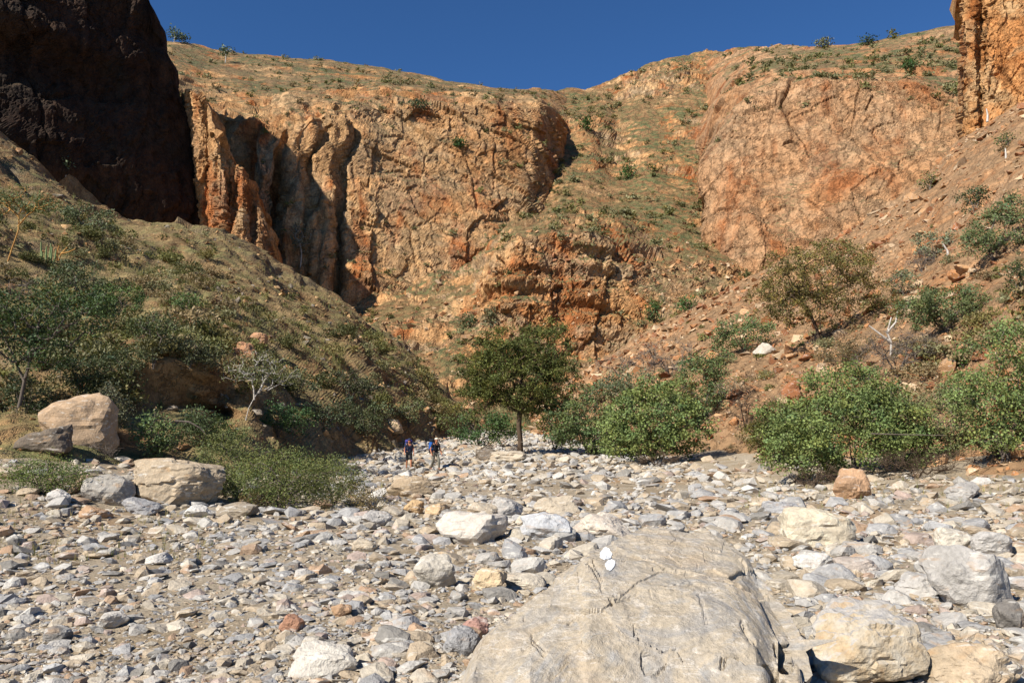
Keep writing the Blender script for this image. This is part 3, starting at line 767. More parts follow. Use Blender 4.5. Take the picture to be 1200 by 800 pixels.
HM = [(287, 470, 'white trunk tree'), (58, 295, 'candelabra euphorbia'), (138, 350, 'dense hillside bush'), (215, 352, 'round hillside bush'), (284, 408, 'orange hillside rock'), (20, 250, 'golden trunk tree'), (78, 200, 'lone quiver tree'), (178, 385, 'bare stemmed tree'), (40, 400, 'left edge tree'), (350, 290, 'pale cliff tree'),
      (150, 265, 'left hill crest'), (250, 275, 'sunlit rock pillars'), (330, 340, 'upper left slope'), (400, 400, 'middle left slope'), (460, 440, 'left hill end'), (410, 470, 'dark shrubby patch'), (300, 330, 'pillar foot'), (225, 300, 'upper hillside'), (100, 258, 'broad hillside bush'), (440, 500, 'hikers'),
      (960, 320, 'brownish acacia'), (1110, 355, 'wide bright bush'), (896, 397, 'white boulder'), (1168, 270, 'high edge bush'), (1143, 232, 'small dark bush'), (1096, 284, 'grey slope bush'), (1150, 160, 'rock tower foot'), (820, 450, 'feathery bush'), (1050, 400, 'bleached snag'), (1000, 290, 'upper scree'), (766, 365, 'upright crest tree'), (807, 356, 'broad crest tree'), (1130, 418, 'vivid green shrub'), (720, 430, 'lower scree'), (870, 350, 'middle scree'), (990, 500, 'big leafy bush'), (1190, 400, 'right edge bush'),
      (650, 340, 'dry waterfall'), (550, 376, 'round apron tree'), (690, 103, 'saddle'), (735, 205, 'thin ravine tree'), (640, 250, 'ravine mouth'), (830, 200, 'right cliff edge'), (760, 150, 'upper ravine'), (493, 125, 'high ledge tree'), (537, 170, 'cliff face bush'), (460, 320, 'head cliff foot'), (300, 90, 'left rim'), (420, 95, 'middle rim'), (560, 110, 'rim end'), (966, 52, 'round skyline tree'), (1018, 50, 'broad skyline tree'), (1067, 78, 'rim slope tree'), (900, 80, 'left rim lip'), (1110, 60, 'right rim lip'), (800, 90, 'skyline hump'), (960, 110, 'cliff lip'), (264, 65, 'skyline quiver tree'), (700, 190, 'green ravine patch'), (780, 260, 'lower ravine')]
def where_is(px, py, marks):
    k = min(marks, key=lambda q: (q[0]-px)**2+((q[1]-py)*1.6)**2); dx_, dy_ = px-k[0], py-k[1]
    far = 'just ' if math.hypot(dx_, dy_) < 28 else '' if math.hypot(dx_, dy_) < 65 else 'well '
    if abs(dx_) > 2.2*abs(dy_): return f"{far}{'right' if dx_ > 0 else 'left'} of the {k[2]}"
    if abs(dy_) > 2.2*abs(dx_): return f"{far}{'below' if dy_ > 0 else 'above'} the {k[2]}"
    return f"{far}{'below' if dy_ > 0 else 'above'} and {'right' if dx_ > 0 else 'left'} of the {k[2]}"
def to_px(p):
    u = p[0]/p[1]; e = (p[2]-EYE)/p[1]; al = math.atan(e)-PITCH; return 600+u*F*math.cos(math.atan(e))/math.cos(al), 400-math.tan(al)*F
LABELS = {}
def unique(base, px, py, marks, sizes, val):
    """a label by look, then size, then landmark"""
    sw = 'large' if val > sizes[0] else 'middling' if val > sizes[1] else 'small'
    return f'{sw} {base} {where_is(px, py, marks)}'
# thousands of riverbed stones, sampled so that they thin out with distance like the eye resolves them
NS = 62000
spx = rng.uniform(-260, 1460, NS); spy = 512+ (rng.uniform(0, 1, NS)**.85)*390
r_u = (spx-600)/F; tt = np.tan(np.arctan((400-spy)/F)+PITCH)
dd_ = np.full(NS, 20.)
for _ in range(30):
    z = ground_z(r_u*dd_, dd_); d2 = np.where(tt < -.002, (z-EYE)/np.minimum(tt, -.002), 400.); dd_ = np.clip(.5*dd_+.5*d2, 2, 400)
okm = (dd_ < 110) & (dd_ > 3.0)
sx, sy = (r_u*dd_)[okm], dd_[okm]
fy = rng.uniform(38, 112, 7000); fxx = f_xl(fy)-1.5+(f_xr(fy)-f_xl(fy)+3)*rng.uniform(0, 1, 7000)
sx = np.concatenate([sx, fxx]); sy = np.concatenate([sy, fy]); n = len(sx)
spx_size = 4.3*rng.uniform(0, 1, n)**(-1/2.05)
left = (sx < -1.0) & (sy < 18)
spx_size = np.where(left, np.minimum(spx_size*.95, 26), spx_size)
size = np.minimum(np.minimum(spx_size, 44)*sy/F, np.where(sy > 30, .85, .62))/2*rng.uniform(.9, 1.1, n)
spx_size = size*2*F/sy
# keep the banks and soil patches more open
soilm = fbm(np.stack([sx*.16, sy*.16, sx*0], -1), 3, 5)
bank = (sx < f_xl(sy)-.6) | (sx > f_xr(sy)+.8)
keep = rng.uniform(size=n) < np.where(bank, .6, 1.)*np.where(soilm > .32, .7, 1.)
keep &= ~((sx < -2.2) & (sy > 7) & (sy < 17) & (fbm(np.stack([sx*.35, sy*.35, sx*0], -1), 3, 77) > .02) & (rng.uniform(size=n) < .42))
order = np.argsort(-spx_size); acc = []; bx = np.zeros(4000); by = np.zeros(4000); br = np.zeros(4000); nb = 0
for (x, y, r) in foot: bx[nb], by[nb], br[nb] = x, y, r; nb += 1
# the marked boulder's own footprint
for x, y in BOULDER_XY[::900]: bx[nb], by[nb], br[nb] = x, y, .16; nb += 1
for i in order:
    if not keep[i]: continue
    x, y, r = sx[i], sy[i], size[i]
    if ((bx[:nb]-x)**2+(by[:nb]-y)**2 < (br[:nb]*.85+r*.1)**2).any(): continue
    acc.append(i)
    if nb < 4000 and spx_size[i] > 7: bx[nb], by[nb], br[nb] = x, y, r*.72; nb += 1
acc = np.array(acc)
cidx = rng.choice(len(NAMES), n, p=PW)
far_warm = (sy > 26) & (rng.uniform(size=n) < .45); cidx = np.where(far_warm, rng.choice([0, 2, 7, 3], n), cidx)
rightb = (bank & (rng.uniform(size=n) < .5)); cidx = np.where(rightb, rng.choice([2, 4, 0], n), cidx)
colv = np.array([[PAL[k][0], PAL[k][1]] for k in NAMES])
t_ = rng.uniform(size=(n, 1)); scol = (colv[cidx, 0]*t_+colv[cidx, 1]*(1-t_))*rng.uniform(.84, 1.1, (n, 1)); MEANC = np.array(L(172, 163, 147)); scol = scol*.62+MEANC*.38
sz_ = ground_z(sx, sy)
def zone(px, sy_):
    if sy_ > 32: return 'far riverbed'
    if px < 430: return 'left gravel'
    if px > 860: return 'right riverbed'
    return 'middle riverbed'
NIND = 215
ind = [i for i in acc if -0 <= 600+sx[i]/sy[i]*F <= 1200 and sy[i] > 4.9][:NIND]
inds = set(ind)
MIDME = {}
for i in ind:
    big = spx_size[i] > 20
    v = int(rng.integers(0, 16))
    if v not in MIDME:
        Q, Fa = cut_rock(700+v, 3, 9, .03, .05); Q = Q*np.array([1, .8, (.34, .42, .5, .62)[v % 4]]); MIDME[v] = mk_mesh('stone', Q, Fa, M_STONE_O)
    zk = zone(600+sx[i]/sy[i]*F, sy[i]); cn = NAMES[cidx[i]]
    o = obj('stone', MIDME[v], None, (sx[i], sy[i], sz_[i]+size[i]*.12), (rng.normal()*.16, rng.normal()*.16, rng.uniform(0, 6.28)), size[i])
    o.color = (*scol[i], 1)
    tag(o, unique(f'{cn} riverbed stone', *to_px((sx[i], sy[i], sz_[i])), LM, (30, 22), spx_size[i]), 'stone', 'loose stones of the riverbed')
def bake(name, variants, pos, siz, colr, tilt, sink, mat, kind='stuff', label=None, cat=None):
    n = len(pos); vi = rng.integers(0, len(variants), n); parts, cs = [], []
    for k, (V, Fa) in enumerate(variants):
        s = np.where(vi == k)[0]
        if len(s) == 0: continue
        a = rng.uniform(0, 6.28, len(s)); ca, sa = np.cos(a), np.sin(a); tx, ty = rng.normal(size=len(s))*tilt, rng.normal(size=len(s))*tilt
        Rz = np.zeros((len(s), 3, 3)); Rz[:, 0, 0] = ca; Rz[:, 0, 1] = -sa; Rz[:, 1, 0] = sa; Rz[:, 1, 1] = ca; Rz[:, 2, 2] = 1
        Rx = np.zeros((len(s), 3, 3)); Rx[:, 0, 0] = 1; Rx[:, 1, 1] = np.cos(tx); Rx[:, 1, 2] = -np.sin(tx); Rx[:, 2, 1] = np.sin(tx); Rx[:, 2, 2] = np.cos(tx)
        Ry = np.zeros((len(s), 3, 3)); Ry[:, 1, 1] = 1; Ry[:, 0, 0] = np.cos(ty); Ry[:, 0, 2] = np.sin(ty); Ry[:, 2, 0] = -np.sin(ty); Ry[:, 2, 2] = np.cos(ty)
        R = Rx @ Ry @ Rz
        Q = np.einsum('nij,vj->nvi', R, V)*siz[s][:, None, None]+pos[s][:, None]
        Q[..., 2] += (siz[s]*sink)[:, None]
        nv = len(V); FF = Fa[None]+(np.arange(len(s))*nv)[:, None, None]
        parts.append((Q.reshape(-1, 3), FF.reshape(-1, Fa.shape[1]))); cs.append(np.repeat(colr[s], nv, 0))
    V, Fa = joinm(parts)
    o = obj(name, mk_mesh(name, V, Fa, mat, np.concatenate(cs))); tag(o, label, cat, None, kind); return o
rest = np.array([i for i in acc if i not in inds])
pos = np.stack([sx, sy, sz_], -1)
nr_ = rest[spx_size[rest] > 8]; fr_ = rest[spx_size[rest] <= 8]
bake('cobbles', MIDV, pos[nr_], size[nr_], scol[nr_], .2, .12, M_STONE_A, label='loose cobbles packed over the dry riverbed', cat='cobbles')
bake('pebbles', LOWV, pos[fr_], size[fr_], scol[fr_], .3, .12, M_STONE_A, label='small pebbles and gravel filling the riverbed', cat='pebbles')

# blocks on the slopes
def slope_samples(P, n, seed, tmin=0, tmax=1):
    r = np.random.default_rng(seed); nu, nv = P.shape[:2]
    i = r.integers(2, nu-2, n); j = r.integers(int(nv*tmin)+2, int(nv*tmax)-2, n)
    return P[i, j], i, j
SP = [('rusty orange', L(168, 118, 76)), ('orange tan', L(178, 138, 98)), ('pale tan', L(186, 158, 124)), ('reddish brown', L(148, 98, 64))]
def slope_rocks(P, n, seed, smax, nind, where, pal, tmin=0, tmax=.94, p=2.2):
    q, i, j = slope_samples(P, n, seed, tmin, tmax); r = np.random.default_rng(seed+1)
    g = fbm(q*.09, 3, 280); kp = r.uniform(size=n) < np.clip(.75+1.6*g, .25, 1); q = q[kp]; n = len(q)
    s = np.minimum(3.0*r.uniform(0, 1, n)**(-1/p)*q[:, 1]/F, smax)/2
    ci = r.integers(0, len(pal), n); cc = np.array([c for _, c in pal])[ci]*r.uniform(.7, 1.15, (n, 1))
    ap = s*2*F/q[:, 1]; fx = 600+q[:, 0]/q[:, 1]*F; vis = (fx > 0) & (fx < 1200)
    o_ = np.argsort(-ap*vis)
    for k in o_[:nind]:
        v = int(r.integers(0, 16))
        if v not in MIDME:
            Q, Fa = cut_rock(700+v, 3, 9, .03, .05); Q = Q*np.array([1, .8, (.34, .42, .5, .62)[v % 4]]); MIDME[v] = mk_mesh('stone', Q, Fa, M_STONE_O)
        o = obj('rock_block', MIDME[v], None, q[k]+np.array([0, 0, s[k]*.2]), (r.normal()*.3, r.normal()*.3, r.uniform(0, 6.28)), s[k])
        o.color = (*cc[k], 1); cn = pal[ci[k]][0]
        tag(o, unique(f'{cn} fallen block', *to_px(q[k]), HM, (24, 14), ap[k]), 'rock', f'fallen blocks on the {where}')
    rs = o_[nind:]
    bake('slope_rubble', LOWV, q[rs], s[rs], cc[rs], .5, .15, M_STONE_A, label=f'rubble of small blocks strewn over the {where}', cat='rubble')
slope_rocks(SCREE_P, 14000, 500, 1.5, 60, 'right scree slope', SP, p=1.9)
slope_rocks(HILL_P, 4200, 510, .9, 16, 'left hillside', [('brown', L(150, 112, 74)), ('tan', L(176, 140, 96)), ('grey', L(130, 118, 102))], p=2.4)
slope_rocks(VALLEY_P, 1800, 520, 2.2, 8, 'ravine apron', SP, 0, .5, 2.4)
#@@PART3
# ------------------------------------------------------------------ vegetation
def tubes(A, B, ra, rb, sides=5):
    """frustums from A to B: vertices and quads"""
    n = len(A); ax = B-A; ln = np.linalg.norm(ax, axis=1, keepdims=True)+1e-9; ax = ax/ln
    ref = np.where(np.abs(ax[:, 2:3]) > .9, np.array([[1., 0, 0]]), np.array([[0, 0, 1.]]))
    e1 = np.cross(ax, ref); e1 /= np.linalg.norm(e1, axis=1, keepdims=True)+1e-9; e2 = np.cross(ax, e1)
    th = np.linspace(0, 2*math.pi, sides, endpoint=False)
    ring = np.cos(th)[None, :, None]*e1[:, None]+np.sin(th)[None, :, None]*e2[:, None]
    V = np.concatenate([A[:, None]+ring*ra[:, None, None], B[:, None]+ring*rb[:, None, None]], 1)
    k = np.arange(sides); f = np.stack([k, (k+1) % sides, sides+(k+1) % sides, sides+k], -1)
    return V.reshape(-1, 3), (f[None]+(np.arange(n)*2*sides)[:, None, None]).reshape(-1, 4)
def skeleton(trunk, attr, r, seg=.5, wig=.12, up=.0):
    """trunk: list of polylines (from the base); attr: points to reach. Branches grow from the nearest limb."""
    pos, par = [], []
    for pl in trunk:
        prev = -1
        for k, p in enumerate(pl):
            pos.append(np.array(p, float)); par.append(prev); prev = len(pos)-1
    base = np.array(trunk[0][-1]); attr = attr[np.argsort(np.linalg.norm(attr-base, axis=1))]
    buf = np.zeros((len(pos)+len(attr)*14, 3)); cnt = len(pos); buf[:cnt] = pos
    low = min(p[2] for pl in trunk for p in pl[:1])
    root_end = {0}
    for a in attr:
        dv = buf[:cnt]-a; d2 = (dv**2).sum(1)+np.where(buf[:cnt, 2] > a[2]+.1, 1e3 if up else .6, 0)*.5
        j = int(np.argmin(d2)); p0 = buf[j].copy(); L_ = np.linalg.norm(a-p0); m_ = max(1, min(12, int(math.ceil(L_/seg))))
        prev = j
        bend = r.normal(size=3)*wig*L_
        for k in range(1, m_+1):
            f = k/m_; p = p0+(a-p0)*f+bend*math.sin(math.pi*f)+r.normal(size=3)*wig*.25*seg*(f < 1)
            buf[cnt] = p; par.append(prev); prev = cnt; cnt += 1
    pos = buf[:cnt]; par = np.array(par)
    w_ = np.zeros(cnt); kids = np.zeros(cnt, int)
    for i in range(cnt):
        if par[i] >= 0: kids[par[i]] += 1
    for i in range(cnt-1, -1, -1):
        if kids[i] == 0: w_[i] = max(w_[i], 1)
        if par[i] >= 0: w_[par[i]] += w_[i]
    return pos, par, w_, attr
def leaves(c, n, sig, size, r, col, var=.25, asp=.5, flatz=.75, tilt=None):
    """n small leaf quads scattered round each point c"""
    m_ = len(c)*n; p = np.repeat(c, n, 0)+r.normal(size=(m_, 3))*np.array([1, 1, flatz])*np.repeat(sig, n)[:, None] if hasattr(sig, '__len__') else np.repeat(c, n, 0)+r.normal(size=(m_, 3))*np.array([1, 1, flatz])*sig
    a = r.normal(size=(m_, 3)); a /= np.linalg.norm(a, axis=1, keepdims=True)
    b = np.cross(a, r.normal(size=(m_, 3))); b /= np.linalg.norm(b, axis=1, keepdims=True)+1e-9
    l = size*r.uniform(.6, 1.3, (m_, 1)); wd = l*asp
    V = np.stack([p-a*l*.5, p+b*wd*.5-a*l*.05, p+a*l*.5, p-b*wd*.5-a*l*.05], 1)
    V[:, 0] -= 0
    Fa = np.arange(m_*4).reshape(-1, 4)
    cl = np.repeat(r.uniform(1-var, 1+var, (len(c), 1)), n, 0)*r.uniform(1-var, 1+var, (m_, 1))
    warm = np.repeat(r.normal(size=(len(c), 1)), n, 0)*.08
    cc = np.array(col)[None]*cl*np.concatenate([1+warm, np.ones_like(warm), 1-warm], 1)
    return V.reshape(-1, 3), Fa, np.repeat(np.clip(cc, .004, .9), 4, 0)
def in_lobes(lobes, n, r, shell=.0):
    vol = np.array([a*b*c for (_, _, _, a, b, c) in lobes])**.8; k = r.choice(len(lobes), n, p=vol/vol.sum())
    d = r.normal(size=(n, 3)); d /= np.linalg.norm(d, axis=1, keepdims=True); rad = (shell+(1-shell)*r.uniform(0, 1, n)**(1/2.2))[:, None]
    lb = np.array(lobes)[k]
    return lb[:, :3]+d*rad*lb[:, 3:]
def plant(name, base_px, base_py, lobes_px, label, cat, col, kind='bush', depth=None, seed=0, nattr=None, nleaf=60, leaf=None, sig=None,
          bark=None, trunk_px=None, rt=None, asp=.5, bare=False, shell=.35, var=.25, group=None, dscale=.85, seg=None, wig=.12, crown='crown', terr=None, sink=.1, cover=1.0):
    """a tree or bush standing where photo pixel (base_px, base_py) meets the terrain; lobes in photo pixels (cx, cy, rx, ry)"""
    r = np.random.default_rng(seed+900)
    if depth is None:
        g = hit(base_px, base_py, terr); b = np.array(g[0])
    else:
        b = W(base_px, base_py, depth)
        g = drop(b[0], b[1]); 
        if g is not None and abs(g[0].z-b[2]) < 2.5: b[2] = g[0].z
    d = b[1]; k = d/F
    b = b-np.array([0, 0, sink])
    lob = []
    for q in lobes_px:
        cx, cy, rx, ry = q[:4]; dy = q[4] if len(q) > 4 else r.uniform(-.3, .3)*rx
        lob.append(((cx-base_px)*k, dy*k, (base_py-cy)*k+sink, rx*k, rx*k*dscale, ry*k))
    area = sum(math.pi*q[2]*q[3] for q in lobes_px)
    leaf = leaf or max(.05, 2.95*k); sig = sig or max(.16, 3.6*k)
    nattr = nattr or int(np.clip(area/42, 30, 420))
    at = in_lobes(lob, nattr, r, shell)
    at[:, 2] = np.maximum(at[:, 2], .12+.1*r.uniform(size=len(at)))
    if trunk_px: tr = [[((x-base_px)*k, dy_*k if (dy_ := (q_[2] if len(q_) > 2 else 0)) else 0, (base_py-y)*k+sink*(i > 0)) for i, q_ in enumerate(pl) for x, y in [q_[:2]]] for pl in trunk_px]
    else:
        tr = []
        for s_ in range(7):
            a_ = r.uniform(0, 6.28); rr = max(l[3] for l in lob)*.3
            tr.append([(r.normal()*.08, r.normal()*.08, 0), (math.cos(a_)*rr*.5, math.sin(a_)*rr*.5, lob[0][2]*.35+.1), (math.cos(a_)*rr, math.sin(a_)*rr, lob[0][2]*.7+.15)])
    pos, par, w_, at = skeleton(tr, at, r, seg or max(.3, 8*k), wig)
    rt = rt or max(.006, .22*k)
    rad = np.minimum(rt*w_**.5, .22 if kind == 'tree' else .06)
    for pl_start in range(len(pos)):
        if par[pl_start] < 0: rad[pl_start] = max(rad[pl_start], .0)*1.25
    idx = np.where(par >= 0)[0]
    V, Fa = tubes(pos[par[idx]], pos[idx], rad[par[idx]], np.maximum(rad[idx], rt*.6), 4)
    root = empty(name, b); tag(root, label, cat, group)
    obj('trunk' if kind == 'tree' else 'stems', mk_mesh('trunk', V, Fa, bark or M_GREY_BARK, smooth=True), root)
    if bare:                                                 # twigs instead of leaves
        n = nleaf; m_ = len(at)*n; p = np.repeat(at, n, 0)+r.normal(size=(m_, 3))*sig*.4
        dv = r.normal(size=(m_, 3)); dv[:, 2] = np.abs(dv[:, 2])*.8; dv /= np.linalg.norm(dv, axis=1, keepdims=True)
        q_ = p+dv*sig*r.uniform(.8, 2.2, (m_, 1)); V, Fa = tubes(p, q_, np.full(m_, max(.004, .22*k)), np.full(m_, max(.003, .14*k)), 3)
        tag(obj('twigs', mk_mesh('twigs', V, Fa, bark or M_GREY_BARK), root), kind='stuff')
    else:
        nl = int(np.clip(cover*area*1.9*2.2/ (leaf/k)**2/asp / len(at), 8, 400)) if nleaf is None else nleaf
        V, Fa, cc = leaves(at, nl, sig, leaf, r, col, var, asp)
        V[:, 2] = np.maximum(V[:, 2], .02)
        o = obj(crown if kind == 'tree' else 'foliage', mk_mesh('crown', V, Fa, M_LEAF, cc), root)
    return root
G_OLIVE, G_LEAFY, G_FEATH, G_GREY, G_DARK, G_BROWN = L(94, 98, 48), L(116, 128, 72), L(102, 116, 70), L(120, 124, 92), L(62, 80, 40), L(112, 102, 54)
AC = None
# --- trees
plant('acacia_tree', 609, 536, [(604, 440, 58, 44), (642, 402, 34, 30), (570, 438, 34, 36), (558, 470, 28, 26), (655, 445, 30, 34), (588, 404, 30, 20), (625, 472, 34, 20)],
      'olive green acacia tree with dark trunk standing in the riverbed', 'tree', G_OLIVE, 'tree', seed=1, nattr=520, nleaf=None, cover=1.4, bark=M_BARK, asp=.4, var=.35,
      trunk_px=[[(609, 540), (610, 518), (608, 500), (609, 482)], [(609, 482), (596, 466), (580, 455)], [(609, 482), (622, 468), (640, 455)], [(609, 482), (608, 462), (612, 440)], [(604, 541), (607, 520), (609, 505)], [(615, 540), (612, 520), (609, 502)]], rt=.018, shell=.2)
plant('acacia_tree', 966, 405, [(955, 318, 70, 34), (920, 342, 42, 32), (1016, 335, 42, 32), (980, 298, 50, 20), (902, 352, 24, 26), (965, 360, 64, 24), (1032, 365, 26, 22)],
      'thin brownish olive acacia with spreading crown on the right bank', 'tree', G_BROWN, 'tree', seed=2, nattr=420, nleaf=None, cover=.6, bark=M_BARK, asp=.4, var=.4,
      trunk_px=[[(962, 408), (958, 385), (948, 360), (930, 345)], [(966, 408), (972, 380), (985, 355), (1000, 335)], [(964, 406), (962, 370), (965, 340)], [(985, 406), (990, 385), (1005, 365)]], rt=.012, shell=.2)
plant('white_trunk_tree', 287, 492, [(300, 432, 36, 16), (275, 436, 24, 14), (325, 440, 28, 15), (305, 418, 24, 10)],
      'small tree with bright white leaning trunk below the left hillside', 'tree', L(104, 106, 66), 'tree', seed=3, nattr=200, nleaf=None, cover=.4, bark=M_WHITE_BARK, asp=.4, var=.3, wig=.08,
      trunk_px=[[(287, 494), (291, 478), (297, 466), (302, 458), (312, 455)], [(297, 466), (296, 456), (293, 446)], [(302, 458), (308, 446), (314, 438)], [(312, 455), (326, 450), (336, 444)]], rt=.008, shell=.1)
plant('pale_branched_tree', 24, 512, [(40, 385, 50, 26), (85, 395, 40, 26), (20, 420, 30, 40), (50, 435, 30, 26), (100, 375, 26, 18), (-20, 400, 40, 40)],
      'dark leafy tree with pale grey branches at the left edge', 'tree', L(74, 90, 52), 'tree', seed=4, nattr=300, nleaf=None, cover=.75, bark=M_GREY_BARK, depth=31, asp=.7, var=.35,
      trunk_px=[[(18, 512), (24, 470), (30, 440), (36, 410)], [(30, 440), (50, 420), (80, 400)], [(24, 470), (8, 440), (-10, 410)]], rt=.012, shell=.3)
plant('bare_stemmed_tree', 179, 428, [(178, 378, 24, 16), (160, 385, 16, 12), (196, 386, 16, 12)],
      'slender tree with bare forked stem above the dark bank hollow', 'tree', L(78, 88, 52), 'tree', seed=5, nattr=110, nleaf=None, cover=.6, bark=M_GREY_BARK, asp=.5,
      trunk_px=[[(179, 430), (178, 412), (176, 398)], [(180, 430), (183, 412), (188, 396)]], rt=.008)
plant('golden_trunk_tree', 8, 308, [(20, 228, 30, 16), (-5, 235, 26, 16), (45, 236, 20, 12)],
      'tree with golden bark on the upper left hillside', 'tree', L(96, 104, 62), 'tree', seed=6, nattr=110, nleaf=None, cover=.5, bark=M_GOLD_BARK, asp=.5,
      trunk_px=[[(8, 310), (13, 290), (19, 268), (18, 248)], [(18, 262), (28, 250), (36, 244)], [(18, 250), (8, 242), (0, 238)]], rt=.016)
plant('ghostly_cliff_tree', 352, 312, [(352, 280, 13, 16), (345, 268, 8, 8)], 'pale grey tree against the dark foot of the head cliff', 'tree', L(120, 118, 92), 'tree', seed=7, nattr=60, nleaf=None, cover=.5, bark=M_WHITE_BARK,
      trunk_px=[[(352, 314), (353, 298), (351, 284)]], rt=.03)
for i, (px, py, h, cw, lab) in enumerate([(77, 206, 15, 5, 'lone quiver tree with pale trunk on the crest of the left hillside'), (264, 74, 17, 5, 'quiver tree with pale trunk below the skyline left of centre'),
                                      (204, 47, 13, 4, 'upper quiver tree on the skyline beside the shaded cliff'), (213, 48, 9, 4, 'squat quiver tree on the skyline right of the taller one')]):
    plant('quiver_tree', px, py, [(px, py-h+2, cw, 2.6), (px-1, py-h+1, cw*.6, 2)], lab, 'tree', L(92, 104, 72), 'tree', seed=20+i, nattr=24, nleaf=None, cover=1.2, bark=M_WHITE_BARK,
          trunk_px=[[(px, py+1), (px+.4, py-h*.4), (px+.2, py-h*.7)]], rt=.05 if px > 100 else .03, group='quiver trees')
for i, (px, py, w_, h, lab) in enumerate([(550, 383, 10, 7, 'round dark tree on the ravine apron left of the dry waterfall'), (766, 378, 8.5, 13, 'upright dark green tree on the scree crest'), (807, 364, 12, 8, 'broad green tree on the scree crest near the right cliff'),
                                      (575, 384, 5, 13, 'thin grey green tree beside the dry waterfall'), (493, 130, 12, 7, 'dark tree on a ledge high on the head cliff'), (537, 173, 6, 5, 'single dark bush clinging to the head cliff face'), (687, 153, 4, 8, 'upright dark tree below the saddle'),
                                      (966, 56, 7, 5, 'dark round tree on the skyline over the right cliff'), (1018, 53, 9, 5, 'broad low tree on the skyline right of the round one'), (1067, 82, 6, 6, 'dark tree on the rim slope above the right cliff'), (735, 210, 4, 10, 'tall thin tree on the green ravine slope')]):
    plant('small_tree', px, py, [(px, py-h*1.05, w_, h)], lab, 'tree', (L(66, 80, 46), L(62, 88, 42), L(70, 98, 48), L(112, 112, 80))[i % 4], 'tree', seed=30+i, nattr=44, nleaf=None, cover=1.1, bark=M_BARK,
          trunk_px=[[(px, py+1), (px, py-h*.6)]], rt=.03, group='lone trees on the far slopes')
